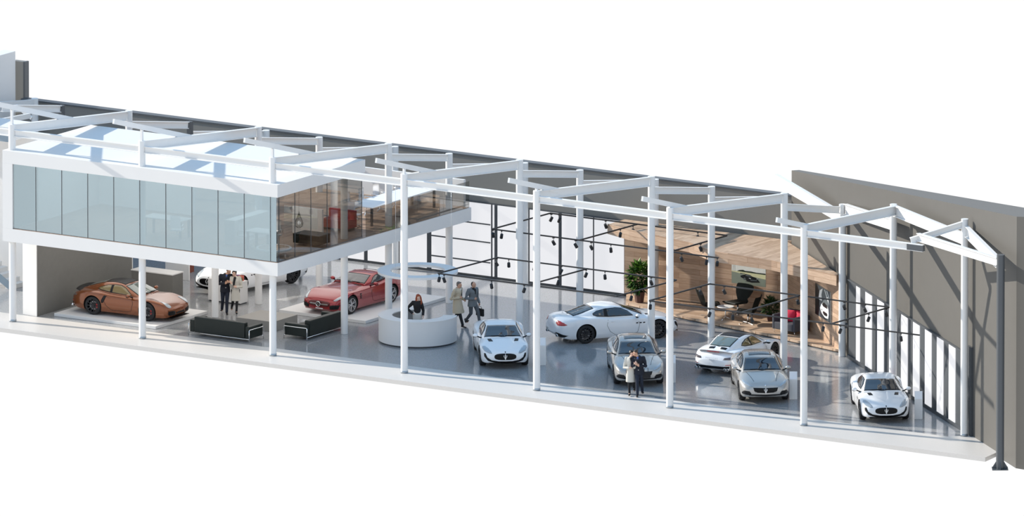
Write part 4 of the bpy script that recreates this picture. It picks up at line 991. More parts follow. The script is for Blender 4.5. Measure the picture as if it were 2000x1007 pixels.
A1 = aty(1429, 511, 16.9); A2 = aty(1495.5, 522, 16.9); A3 = aty(1429, 552, 16.9)
car1 = [(.26, .40), (.27, .33), (.36, .27), (.44, .21), (.62, .17), (.76, .20), (.79, .27), (.77, .34), (.68, .40), (.60, .43), (.54, .49), (.42, .51), (.35, .46)]
poster('landscape car poster of a dark racing coupe on a track, above the armchairs', (A1.x, 16.925, A3.z), (1, 0, 0), A2.x - A1.x, A1.z - A3.z, [
    ('print_sky', [(0, .60), (1, .58), (1, 1), (0, 1)], sky_), ('print_field', [(0, .42), (1, .36), (1, .585), (0, .60)], grass_),
    ('print_trees', [(.16, .60), (.22, .66), (.34, .69), (.40, .65), (.58, .66), (.74, .63), (1, .64), (1, .575), (.5, .585)], tree_), ('print_road', [(0, 0), (1, 0), (1, .36), (.6, .42), (.3, .50), (0, .56)], road_),
    ('print_shadow', [(.40, .17), (.60, .13), (.84, .18), (.80, .26), (.5, .24)], dark_), ('print_car', car1, dark_), ('print_car_glass', [(.40, .44), (.46, .41), (.58, .42), (.54, .47), (.44, .49)], mid_),
    ('print_car_wing', [(.25, .50), (.25, .53), (.40, .54), (.40, .515)], dark_), ('print_car_light', [(.50, .33), (.55, .30), (.58, .32), (.53, .35)], pale_), ('print_car_light', [(.74, .32), (.77, .33), (.765, .355), (.74, .345)], pale_),
    ('print_car_nose', [(.56, .22), (.75, .24), (.75, .28), (.56, .27)], mid_), ('print_car_wheel', [(.35, .23), (.39, .21), (.42, .26), (.41, .33), (.37, .33)], mid_), ('print_mast', [(.10, .58), (.105, .58), (.105, .92), (.10, .92)], mid_), ('print_mast', [(.04, .60), (.045, .60), (.07, .86), (.065, .86)], mid_)])
def onw(u, v, off):
    q = FW + RT * ((u - 1000) / FPX) + UP * ((503.5 - v) / FPX); P0 = WA + WN * off
    return CAMLOC + q * ((P0 - CAMLOC).dot(WN) / q.dot(WN))
B1 = onw(1593.5, 552, .13); B2 = onw(1622.5, 567, .13); B3 = onw(1593.5, 612, .13)
poster('tall upright car poster of a white coupe on the slanting oak wall', (B1.x, B1.y, B3.z), -WD, (Vector((B2.x - B1.x, B2.y - B1.y, 0))).length, B1.z - B3.z, [
    ('print_ground', [(0, 0), (1, 0), (1, 1), (0, 1)], mid_), ('print_dark', [(0, .0), (.25, 0), (.2, .5), (.3, .8), (.1, 1), (0, 1)], dark_),
    ('print_arch', [(.22, .55), (.30, .85), (.5, .97), (.42, .75), (.45, .55)], pale_), ('print_arch', [(.6, .97), (.66, .97), (.95, .62), (.95, .55)], pale_), ('print_arch', [(.75, .97), (.82, .97), (.97, .78), (.97, .72)], pale_),
    ('print_car', [(.34, .30), (.42, .16), (.66, .06), (.88, .10), (.95, .26), (.92, .40), (.78, .50), (.55, .52), (.40, .44)], pale_), ('print_glass', [(.46, .46), (.55, .40), (.84, .40), (.80, .50), (.60, .55)], dark_),
    ('print_grille', [(.52, .20), (.60, .14), (.78, .14), (.84, .20), (.80, .25), (.56, .26)], dark_), ('print_light', [(.40, .28), (.48, .24), (.49, .30)], mid_), ('print_shadow', [(.40, .14), (.66, .03), (.9, .06), (.66, .07)], dark_)])

# wing armchairs
def armchair(x, y, rz, label):
    t = thing('wing_armchair', label, 'armchair', (x, y, .12), rz, 'black wing armchairs'); t.scale = (1.3, 1.3, 1.05)
    b = MB(); rows = []
    # shell: seat front -> seat back -> up the backrest, faces +x
    prof = [(.36, .40, .27), (.30, .42, .31), (.10, .38, .31), (-.14, .36, .28), (-.22, .42, .25), (-.27, .56, .24), (-.31, .70, .33), (-.36, .86, .39), (-.40, 1.0, .38), (-.41, 1.04, .34)]
    for x_, z_, w_ in prof:
        rows.append([(x_ + .10 * (abs(k) / 4) ** 2 * (1 if z_ > .5 else .2), w_ * k / 4, z_ + (.05 * (abs(k) / 4) ** 2 if z_ < .5 else 0)) for k in range(-4, 5)])
    V = b.grid(rows)
    r = bmesh.ops.solidify(b.bm, geom=b.bm.faces[:], thickness=.09)
    b.build('seat_shell', MATS['chair_black'], t, sharp=60)
    b = MB(); b.box(-.16, .30, -.25, .25, .40, .47, bev=.03); b.build('seat_cushion', MATS['chair_black'], t)
    b = MB(); b.tube([(0, 0, .03), (0, 0, .36)], .025, 12)
    for k in range(4):
        a = pi / 4 + k * pi / 2; b.bar((0, 0, .04), (.30 * cos(a), .30 * sin(a), .014), .035, .02)
    b.build('star_base', CHROME, t)
def atl(u, v): return at(u, v, .12)
c_ = atl(1385, 617); armchair(c_.x, c_.y, TH + .25, 'black wing armchair left of the round white table, facing right')
c_ = atl(1441, 612); armchair(c_.x, c_.y, TH + pi + .7, 'black wing armchair under the landscape car poster')
c_ = atl(1461, 631); armchair(c_.x, c_.y, TH + pi - .25, 'black wing armchair nearest the small plant, seen from its back')
c_ = atl(1417, 624)
t = thing('side_table', 'round white side table between the black armchairs', 'table', (c_.x, c_.y, .12))
b = MB(); b.lathe([(0, .50), (.32, .50), (.33, .515), (.32, .53), (0, .53)], 36); b.build('table_top', WHITE, t, sharp=40)
b = MB(); b.tube([(0, 0, .02), (0, 0, .50)], .025, 12)
for k in range(3):
    a = .5 + k * 2 * pi / 3; b.tube([(0, 0, .12), (.26 * cos(a), .26 * sin(a), .012)], .012, 8)
b.build('pedestal', CHROME, t)
# lounge sofa with cushions
c_ = atl(1560, 652)
t = thing('lounge_sofa', 'dark grey two-seat sofa with red cushions at the slanting wall', 'sofa', (c_.x - .42, c_.y + .10, .12), -.2)
b = MB(); b.box(-.48, .48, -.42, .42, .14, .42, bev=.03); b.build('seat', MATS['sofa_grey'], t)
b = MB(); b.box(-.48, .48, .30, .44, .421, .82, bev=.03); b.build('backrest', MATS['sofa_grey'], t)
b = MB(); b.box(.49, .60, -.42, .44, .14, .70, bev=.03); b.build('armrest', MATS['sofa_grey'], t)
b = MB(); b.box(-.60, -.49, -.42, .44, .14, .70, bev=.03); b.build('armrest', MATS['sofa_grey'], t)
for sx in (-.54, .54):
    for sy in (-.36, .38):
        b = MB(); b.tube([(sx, sy, 0), (sx, sy, .14)], .014, 8); b.build('leg', CHROME, t)
S0 = Vector((c_.x - .42, c_.y + .10, .12))
def cushion(dx, dy, rx, rz, m, label):
    b = MB(); bmesh.ops.create_cube(b.bm, size=1); bmesh.ops.subdivide_edges(b.bm, edges=b.bm.edges[:], cuts=5, use_grid_fill=True)
    for v in b.bm.verts:
        e_ = max(abs(v.co.x), abs(v.co.z)) * 2; v.co.y *= (1 - .75 * e_ ** 3)
        v.co = Vector((v.co.x * .44, v.co.y * .20, v.co.z * .44))
    for f in b.bm.faces: f.smooth = True
    o = b.build('cushion', m, loc=S0 + Vector((dx, dy, .64))); o.rotation_euler = (rx, 0, rz); tag(o, label, 'cushion', 'lounge sofa cushions')
cushion(-.06, .04, -.3, .15, MATS['cushion_red'], 'bright red cushion in the middle of the dark grey sofa')
cushion(.36, .10, -.3, -.1, MATS['cushion_red'], 'bright red cushion by the right arm of the grey sofa')
cushion(.20, .24, -.15, 0, MATS['chair_black'], 'black cushion behind the red ones on the sofa')

# plants
def plant(pos, label, R_, H_, n, pr, ph, mats, leaf, seed):
    rnd = random.Random(seed); t = thing('potted_plant', label, 'plant', pos)
    b = MB(); b.lathe([(0, 0), (pr * .68, 0), (pr * .74, .02), (pr, ph), (pr * 1.04, ph), (pr * 1.04, ph + .03), (pr * .92, ph + .03), (pr * .88, ph - .03), (0, ph - .03)], 8 if pr > .2 else 20, smooth=pr < .2); b.build('pot', MATS['pot_brown'], t)
    b = MB(); b.lathe([(0, ph - .025), (pr * .86, ph - .025)], 16); b.build('soil', MATS['soil'], t)
    b = MB(); st = []
    for k in range(7):
        a = rnd.uniform(0, 2 * pi); r_ = rnd.uniform(.1, .6) * R_; top = (r_ * cos(a), r_ * sin(a), ph + H_ * rnd.uniform(.45, .9))
        b.tube([(.02 * cos(a), .02 * sin(a), ph - .03), (top[0] * .4, top[1] * .4, ph + (top[2] - ph) * .55), top], [.014, .011, .006], 6)
    b.build('stem', MATS['stem_brown'], t)
    b = MB()
    for k in range(n):
        while True:
            x, y, z = rnd.uniform(-1, 1), rnd.uniform(-1, 1), rnd.uniform(-1, 1)
            q_ = x * x + y * y + z * z
            if .25 < q_ < 1: break
        c = Vector((x * R_, y * R_, ph + H_ * .5 + z * H_ * .5)); out = Vector((x, y, .35 + .4 * z)).normalized()
        d = (out + Vector((rnd.uniform(-.5, .5), rnd.uniform(-.5, .5), rnd.uniform(-.55, .3)))).normalized()
        s = d.cross(Vector((rnd.uniform(-.3, .3), rnd.uniform(-.3, .3), 1))).normalized(); u_ = s.cross(d)
        l = leaf * rnd.uniform(.7, 1.25); w_ = l * .20; mi = 0 if rnd.random() < .35 + .4 * z else 1
        P = [c, c + d * l * .35 + s * w_ + u_ * .01, c + d * l - u_ * l * .22, c + d * l * .35 - s * w_ + u_ * .01, c + d * l * .45 - u_ * .03 * l]
        V = [b.bm.verts.new(p_) for p_ in P]
        for tri in ((0, 1, 4), (1, 2, 4), (2, 3, 4), (3, 0, 4)):
            f = b.bm.faces.new([V[i] for i in tri]); f.material_index = mi
    b.build('foliage', mats, t, recalc=False)
LM = [MATS['leaf_light'], MATS['leaf_dark']]
p1 = at(1249, 590, .12)
plant((p1.x, min(p1.y, 16.45), .12), 'tall bushy green plant in a tapered brown pot by the white panels', .43, 1.12, 950, .22, .40, LM, .24, 3)
p2 = at(1504.5, 626, .12)
plant((p2.x, p2.y, .12), 'small dark green potted plant left of the red cushions', .30, .62, 420, .15, .24, [MATS['leaf_dark'], MATS['leaf_dark']], .17, 5)

# ------------------------------------------------------------------ spotlight tracks
ZR = 3.2
def rail(a, c_, label):
    A, C_ = at(*a, ZR), at(*c_, ZR)
    b = MB(); b.bar(A, C_, .045, .05); o = b.build('spotlight_track', BLACK); tag(o, label, 'track', 'black ceiling tracks'); return (A, C_)
RA = []
RA.append(rail((961, 447), (1403, 503.3), 'front black track of the rear spotlight ladder'))
RA.append(rail((1074.5, 416), (1420, 459.5), 'back black track of the rear spotlight ladder, above the oak canopy'))
RA.append(rail((961.5, 447), (1074, 416.3), 'cross track at the left end of the rear spotlight ladder'))
RA.append(rail((1132.5, 468.6), (1244, 437.8), 'cross track in the middle of the rear spotlight ladder'))
RA.append(rail((1317.5, 489), (1419.5, 460), 'cross track at the right end of the rear spotlight ladder'))
RA.append(rail((855.5, 533.5), (1205, 578), 'front black track of the left spotlight ladder, behind the ring lamp'))
RA.append(rail((971.7, 502.6), (1321, 546.5), 'back black track of the left spotlight ladder'))
RA.append(rail((856, 533.4), (971.2, 502.8), 'cross track beside the ring lamp'))
RA.append(rail((1033, 555.7), (1146, 524.7), 'cross track in the middle of the left spotlight ladder'))
RA.append(rail((1205.5, 577.8), (1321, 546.8), 'cross track in front of the tall bushy plant'))
RA.append(rail((1268, 587), (1796, 654), 'front black track of the right spotlight ladder, reaching past the coupe'))
RA.append(rail((1386, 554), (1737, 599.5), 'back black track of the right spotlight ladder'))
RA.append(rail((1268.5, 586.8), (1385.5, 554.2), 'cross track before the left wing armchair'))
RA.append(rail((1447, 610), (1560, 577.2), 'cross track in front of the small plant'))
RA.append(rail((1623, 632), (1737, 599.8), 'cross track at the right end, before the striped panels'))
spots = [(1006.5, 444, 0), (964.8, 455.5, 0), (987.5, 462, 0), (1065, 429, 1), (1106.6, 429, 1), (1195, 441, 1), (1227, 453.6, 3), (1199, 460, 3), (1289, 452.7, 1), (1374.7, 463.8, 1), (1088.8, 475, 0), (1149, 475.5, 0),
    (1164, 484, 0), (1206.4, 487.6, 0), (1354.4, 487.6, 4), (1338.6, 507, 0), (1387.8, 513, 0), (1441.5, 519, 0),
    (962.7, 516, 7), (1006.5, 516.5, 6), (869.8, 541, 5), (884.4, 545, 5), (1056.6, 522.7, 6), (1106.6, 530, 6), (1135.5, 537.5, 8), (1191.5, 541, 6), (1078, 553.4, 8), (1281.5, 552.5, 6), (1037, 566, 5), (1057, 571, 5), (968.3, 559.4, 5), (1225, 584.5, 9),
    (1295.4, 590.5, 10), (1354, 572, 12), (1420.6, 571, 11), (1395.8, 614, 10), (1450, 617, 10), (1479, 624.4, 10), (1527, 583.5, 13), (1553.5, 588.7, 13), (1656.6, 601, 11), (1624.5, 640, 10), (1640.4, 637, 14), (1650.7, 646.6, 10), (1699, 605.6, 11), (1720, 615, 14), (1682.4, 624.5, 14), (1766.4, 662.6, 10)]
cnt = {}
rn = ['the front track of the rear ladder', 'the back track of the rear ladder', '', 'the middle cross track of the rear ladder', 'the right cross track of the rear ladder', 'the front track behind the ring lamp', 'the back track of the left ladder',
      'the cross track beside the ring lamp', 'the middle cross track of the left ladder', 'the cross track before the bushy plant', 'the long front track of the right ladder', 'the back track of the right ladder', 'the cross track before the armchair',
      'the cross track before the small plant', 'the cross track before the striped panels']
protos = None
for (u, v, k) in sorted(spots, key=lambda s: (s[2], s[0])):
    A, C_ = RA[k]; d = (C_ - A); L_ = d.length; d.normalize()
    P_ = at(u, v, ZR - .30); s = max(.05, min(L_ - .05, (P_ - A).dot(d))); P_ = A + d * s
    cnt[k] = cnt.get(k, 0) + 1
    label = 'black spotlight, %s from the left on %s' % (ORD[cnt[k] - 1], rn[k])
    az = TH + pi / 2 + random.uniform(-.9, .9) if u > 1180 else TH + random.uniform(.3, 2.6)
    tl = random.uniform(.35, .6)
    t = thing('spotlight', label, 'spotlight', (P_.x, P_.y, ZR - .026), az, 'track spotlights')
    if protos is None:
        b = MB(); b.box(-.05, .05, -.018, .018, -.03, -.001); b.tube([(0, 0, -.03), (0, 0, -.19)], .011, 8); o1 = b.build('stem', BLACK, t)
        b = MB(); d0 = Vector((.5, 0, -.86)); c0 = Vector((0, 0, -.20))
        b.tube([c0 - d0 * .09, c0 - d0 * .085, c0 + d0 * .10, c0 + d0 * .105], [.045, .058, .062, .05], 16); o2 = b.build('lamp_head', BLACK, t, sharp=40)
        b = MB(); b.tube([c0 + d0 * .1055, c0 + d0 * .108], [.046, .046], 16); o3 = b.build('lens', MATS['glow_white'], o2)
        protos = (o1, o2, o3)
    else:
        q1, q2_ = protos[0].copy(), protos[1].copy(); q3 = protos[2].copy()
        for q_ in (q1, q2_, q3): COL.objects.link(q_)
        q1.parent = t; q2_.parent = t; q3.parent = q2_

# ------------------------------------------------------------------ office and balcony furniture
ZF = 3.701
def table(x0, x1, y0, y1, label, group, h=.74):
    t = thing('office_table', label, 'table', ((x0 + x1) / 2, (y0 + y1) / 2, ZF), 0, group); a, c_ = (x1 - x0) / 2, (y1 - y0) / 2
    b = MB(); b.box(-a, a, -c_, c_, h - .035, h, bev=.006); b.build('table_top', WHITE, t)
    for sx in (-1, 1):
        for sy in (-1, 1):
            b = MB(); b.box(sx * (a - .09) - .03, sx * (a - .09) + .03, sy * (c_ - .1) - .05, sy * (c_ - .1) + .05, 0, h - .036); b.build('leg', DARKST, t)
    return t
table(10.35, 11.55, 7.55, 12.1, 'long white conference table on the balcony behind the railing', 'office tables')
chair_p = None
def ochair(x, y, rz, label, group):
    global chair_p
    if chair_p is not None: chair_p_ = dup(chair_p, (x, y, ZF), rz, label, group); return
    t = thing('office_chair', label, 'chair', (x, y, ZF), rz, group)
    b = MB(); b.box(-.23, .23, -.22, .22, .44, .49, bev=.018); b.build('seat', MATS['chair_white'], t)
    b = MB(); rows = [[(-.24 - .05 * (z - .55) + .05 * (k / 4) ** 2, .22 * k / 4 * (1 - .15 * (z - .5)), z) for k in range(-4, 5)] for z in (.55, .65, .78, .92, 1.04)]
    b.grid(rows); bmesh.ops.solidify(b.bm, geom=b.bm.faces[:], thickness=.03); b.build('backrest', MATS['chair_white'], t)
    for s in (-1, 1):
        b = MB(); b.tube([(-.22, s * .25, .5), (-.2, s * .27, .68), (.12, s * .27, .68)], .016, 8); b.build('armrest', CHROME, t)
    b = MB(); b.tube([(0, 0, .08), (0, 0, .44)], .022, 10)
    for k in range(5):
        a = 2 * pi * k / 5; b.bar((0, 0, .10), (.28 * cos(a), .28 * sin(a), .06), .03, .025); b.ball((.28 * cos(a), .28 * sin(a), .03), .03, 8)
    b.build('wheel_base', CHROME, t); chair_p = t
bl = 'white office chair at the balcony table, '
ochair(10.1, 8.3, 0, bl + 'nearest end of the far side', 'balcony chairs'); ochair(10.1, 9.3, .1, bl + 'second along the far side', 'balcony chairs')
ochair(10.1, 10.3, -.1, bl + 'third along the far side', 'balcony chairs'); ochair(10.1, 11.3, 0, bl + 'far end of the far side', 'balcony chairs')
ochair(10.95, 7.15, pi / 2, bl + 'at its head beside the office glass', 'balcony chairs')
d1 = at(326, 424, ZF + .74); table(d1.x - .9, d1.x + .9, d1.y - .4, d1.y + .4, 'white desk behind the office glass above the brown coupe', 'office tables')
ochair(d1.x + .9, d1.y - .65, pi / 2 + .3, 'white office chair at the desk above the brown coupe', 'office chairs')
d2 = at(512, 450, ZF + .74); table(d2.x - .55, d2.x + .55, d2.y - .4, d2.y + .4, 'white desk behind the glass near the office corner', 'office tables')
ochair(d2.x - .75, d2.y, 0, 'white office chair left of the corner desk', 'office chairs'); ochair(d2.x + .1, d2.y + .65, -pi / 2, 'white office chair behind the corner desk', 'office chairs')
d3 = at(395, 455, ZF + .9)
b = MB(); b.box(0, .45, 0, 2.4, 0, .95); tag(b.build('low_cabinet', WHITE, loc=(d3.x - .6, 1.6, ZF)), 'long low white cabinet behind the middle office panes', 'cabinet')
a1_, a2_ = aty(571, 430, 4.9), aty(629, 430, 4.9); zt, zb = aty(571, 402, 4.9).z, aty(600, 450, 4.9).z
b = MB(); b.box(a1_.x, a2_.x, 4.9, 5.0, ZF, zt); tag(b.build('white_screen', PANEL), 'white partition board behind the corner glass', 'partition')
r1 = at(640, 446, ZF)
t = thing('red_sofa', 'red sofa behind the brownish corner glass', 'sofa', (r1.x + .45, r1.y + .1, ZF))
b = MB(); b.box(-.6, .6, -.35, .35, .1, .42, bev=.03); b.build('seat', MATS['red_fabric'], t)
b = MB(); b.box(-.6, .6, .2, .35, .421, .75, bev=.03); b.build('backrest', MATS['red_fabric'], t)
for sx in (-.5, .5):
    b = MB(); b.box(sx - .03, sx + .03, -.3, .3, 0, .1); b.build('leg', BLACK, t)
s1 = at(600, 480, ZF)
t = thing('dark_bench', 'dark green upholstered bench behind the corner glass', 'bench', (s1.x, s1.y + .3, ZF))
b = MB(); b.box(-.6, .6, -.4, .4, .08, .45, bev=.04); b.build('seat', LEATHER, t)
t = thing('round_table', 'low round white table in the glass corner of the office', 'table', (11.55, .75, ZF))
b = MB(); b.lathe([(0, .25), (.66, .25), (.68, .27), (.68, .33), (.60, .33), (.60, .325), (0, .325)], 48, mi=0); b.build('rim', WHITE, t, sharp=40)
b = MB(); b.lathe([(0, .327), (.595, .327)], 40); b.build('table_top', WOODF, t)
b = MB(); b.tube([(0, 0, 0), (0, 0, .25)], .2, 24); b.build('pedestal', WHITE, t)
lp = aty(584, 432, 2.6)
t = thing('pendant_lamp', 'drop shaped wire pendant lamp behind the corner glass', 'lamp', (lp.x, 2.6, lp.z))
b = MB()
for k in range(14):
    a = 2 * pi * k / 14; b.tube([(r_ * cos(a), r_ * sin(a), z_) for r_, z_ in ((.01, .38), (.05, .22), (.12, .06), (.16, -.06), (.14, -.18), (.06, -.24))], .006, 5)
b.build('wire_shade', MATS['wire_grey'], t)
b = MB(); b.ball((0, 0, -.06), .07, 14); b.build('bulb', MATS['glow_white'], t)
b = MB(); b.tube([(0, 0, .38), (0, 0, 6.215 - lp.z)], .005, 6); b.build('cord', BLACK, t)
# ------------------------------------------------------------------ people
mat('skin', srgb(206, 160, 134), 0.5, noise=0.04, nscale=30)
mat('skin_pale', srgb(226, 186, 166), 0.5, noise=0.03, nscale=30)
mat('cloth_navy', srgb(24, 29, 42), 0.85, noise=0.12, nscale=25)
mat('cloth_jeans', srgb(30, 38, 54), 0.85, noise=0.15, nscale=25)
mat('cloth_cream', srgb(206, 202, 192), 0.85, noise=0.05, nscale=25)
mat('cloth_beige', srgb(196, 182, 158), 0.85, noise=0.05, nscale=25)
mat('cloth_grey', srgb(112, 118, 122), 0.85, noise=0.08, nscale=25)
mat('cloth_grey_dark', srgb(84, 88, 92), 0.85, noise=0.08, nscale=25)
mat('cloth_black', (0.01, 0.01, 0.012, 1), 0.8, noise=0.1)
mat('cloth_white', srgb(222, 220, 214), 0.8, noise=0.03)
mat('cloth_blue', srgb(90, 120, 190), 0.8, noise=0.05)
mat('shoe_black', (0.008, 0.008, 0.009, 1), 0.35, noise=0.1)
mat('hair_dark', (0.012, 0.01, 0.009, 1), 0.5, noise=0.2, nscale=60)
mat('hair_brown', srgb(70, 54, 42), 0.5, noise=0.2, nscale=60)
mat('hair_grey', srgb(112, 102, 94), 0.5, noise=0.2, nscale=60)
mat('hair_red', srgb(150, 66, 28), 0.45, noise=0.25, nscale=60)
mat('lip', srgb(160, 84, 78), 0.5, noise=0.05)
mat('eye_dark', (0.015, 0.01, 0.008, 1), 0.2, noise=0.1)

def limb(mb, pts, rs, n=12):
    mb.tube(pts, rs, n)
    for p, r in zip(pts, rs): mb.ball(p, r, n)
def fuse(mb, name, m, parent, voxel=0.012, it=3):
    o = mb.build(name, m, parent)
    md = o.modifiers.new('r', 'REMESH'); md.mode = 'VOXEL'; md.voxel_size = voxel; md.use_smooth_shade = True
    s_ = o.modifiers.new('s', 'SMOOTH'); s_.factor = 0.5; s_.iterations = it
    dg = bpy.context.evaluated_depsgraph_get(); me = bpy.data.meshes.new_from_object(o.evaluated_get(dg)); o.modifiers.clear()
    me.name = name; o.data = me
    if not me.materials: me.materials.append(m)
    return o
def hand(mb, w_, d, palm, thumb, curl=0.5):
    """w_ wrist, d towards the fingers, palm the way the palm faces, thumb the side of the thumb"""
    w_, d, palm, thumb = Vector(w_), Vector(d).normalized(), Vector(palm), Vector(thumb)
    thumb = (thumb - d * thumb.dot(d)).normalized(); palm = d.cross(thumb) * (1 if d.cross(thumb).dot(palm) > 0 else -1)
    c = w_ + d * .05
    limb(mb, [w_ - d * .01, w_ + d * .03], [.026, .028])
    for k in range(4):
        o = w_ + d * .02 + thumb * (.024 - .016 * k); kn = w_ + d * (.088 - .004 * abs(k - 1)) + thumb * (.029 - .0195 * k)
        limb(mb, [o, kn], [.015, .0125], 8)
        L_ = (.040, .045, .042, .033)[k]; a = curl * (.8 + .1 * k)
        k2 = kn + (d * cos(a) + palm * sin(a)) * L_; k3 = k2 + (d * cos(a * 2.1) + palm * sin(a * 2.1)) * L_ * .75
        limb(mb, [kn, k2, k3], [.0105, .0095, .008], 8)
    t0 = w_ + d * .03 + thumb * .024; t1 = t0 + (d * .6 + thumb * .75 + palm * .3).normalized() * .042; t2 = t1 + (d * .85 + thumb * .35 + palm * .4).normalized() * .034
    limb(mb, [t0, t1, t2], [.014, .011, .009], 8)

def head(mb, c, R_, female=False):
    """c centre of the skull, R_ rotation; face along local -y"""
    f = lambda x, y, z: c + R_ @ Vector((x, y, z))
    E_ = R_.to_euler()
    mb.ball(f(0, .012, .02), 1, 20, sc=(.074, .092, .094), rot=E_)
    mb.ball(f(0, -.018, -.045), 1, 18, sc=(.058, .066, .075), rot=E_)
    mb.ball(f(0, -.052, -.092), 1, 12, sc=(.030, .026, .024), rot=E_)
    limb(mb, [f(0, -.086, .008), f(0, -.100, -.028)], [.009, .014], 8)
    for s in (-1, 1):
        mb.ball(f(s * .076, .008, -.012), 1, 10, sc=(.011, .020, .032), rot=E_)
        mb.ball(f(s * .033, -.070, -.030), 1, 10, sc=(.022, .02, .018), rot=E_)
        mb.ball(f(s * .030, -.078, .022), 1, 10, sc=(.026, .012, .008), rot=E_)
    mb.ball(f(0, -.082, -.060), 1, 10, sc=(.024, .012, .012), rot=E_)
def face_bits(t, c, R_):
    f = lambda x, y, z: c + R_ @ Vector((x, y, z)); E_ = R_.to_euler()
    b = MB()
    for s in (-1, 1): b.ball(f(s * .031, -.083, .003), 1, 10, sc=(.012, .008, .007), rot=E_)
    b.build('eyes', MATS['eye_dark'], t)
    b = MB(); b.ball(f(0, -.093, -.062), 1, 10, sc=(.021, .005, .006), rot=E_); b.build('lips', MATS['lip'], t)
def hair(t, c, R_, m, style):
    f = lambda x, y, z: c + R_ @ Vector((x, y, z)); E_ = R_.to_euler(); b = MB()
    if style == 'short':
        b.ball(f(0, .030, .046), 1, 18, sc=(.082, .088, .082), rot=E_); b.ball(f(0, .06, -.005), 1, 14, sc=(.074, .05, .075), rot=E_); b.ball(f(0, -.045, .092), 1, 12, sc=(.058, .035, .024), rot=E_)
    elif style == 'balding':
        b.ball(f(0, .045, .030), 1, 18, sc=(.082, .080, .084), rot=E_); b.ball(f(0, .06, -.01), 1, 14, sc=(.076, .046, .07), rot=E_)
    elif style == 'bun':
        b.ball(f(0, .028, .044), 1, 18, sc=(.086, .094, .084), rot=E_); b.ball(f(0, .08, -.01), 1, 14, sc=(.07, .05, .08), rot=E_); b.ball(f(0, .105, .03), 1, 12, sc=(.045, .04, .045), rot=E_); b.ball(f(0, -.05, .085), 1, 12, sc=(.062, .03, .026), rot=E_)
        for s in (-1, 1): limb(b, [f(s * .070, -.03, .06), f(s * .080, -.01, -.02)], [.02, .014], 8)
    else:
        b.ball(f(0, .028, .046), 1, 18, sc=(.088, .094, .086), rot=E_); b.ball(f(0, -.045, .088), 1, 12, sc=(.066, .034, .03), rot=E_)
        for s in (-1, 1):
            limb(b, [f(s * .068, -.03, .07), f(s * .088, .0, -.02), f(s * .092, -.01, -.12), f(s * .085, -.05, -.22), f(s * .06, -.07, -.27)], [.026, .032, .036, .032, .014], 10)
        limb(b, [f(0, .08, .03), f(0, .10, -.10), f(0, .10, -.24)], [.07, .07, .04], 12)
    return fuse(b, 'hair', m, t, .012, 2)

def skirt(mb, rows, n=28):
    """closed elliptical tube: rows of (centre, rx, ry)"""
    R_ = []
    for c, rx, ry in rows: R_.append([(c[0] + rx * cos(2 * pi * i / n), c[1] + ry * sin(2 * pi * i / n), c[2]) for i in range(n)])
    V = mb.grid(R_, closed=True); mb.bm.faces.new(V[0]); mb.bm.faces.new(V[-1][::-1])

def shoe(t, ankle, yaw, m, heel=0.0, name='shoe', pitch=0.0):
    b = MB(); a = Vector(ankle); E_ = Euler((pitch, 0, yaw)); R_ = E_.to_matrix(); f = lambda x, y, z: a + R_ @ Vector((x, y, z))
    b.ball(f(0, .02, -.045), 1, 14, sc=(.040, .055, .045), rot=E_); b.ball(f(0, -.07, -.058), 1, 14, sc=(.045, .10, .032), rot=E_); b.ball(f(0, -.13, -.064), 1, 12, sc=(.040, .05, .025), rot=E_)
    limb(b, [f(0, .02, -.04), f(0, .015, .05)], [.043, .045], 10)
    if heel: limb(b, [f(0, .045, -.05), f(0, .05, -.085)], [.018, .012], 8)
    return fuse(b, name, m, t, .010, 2)

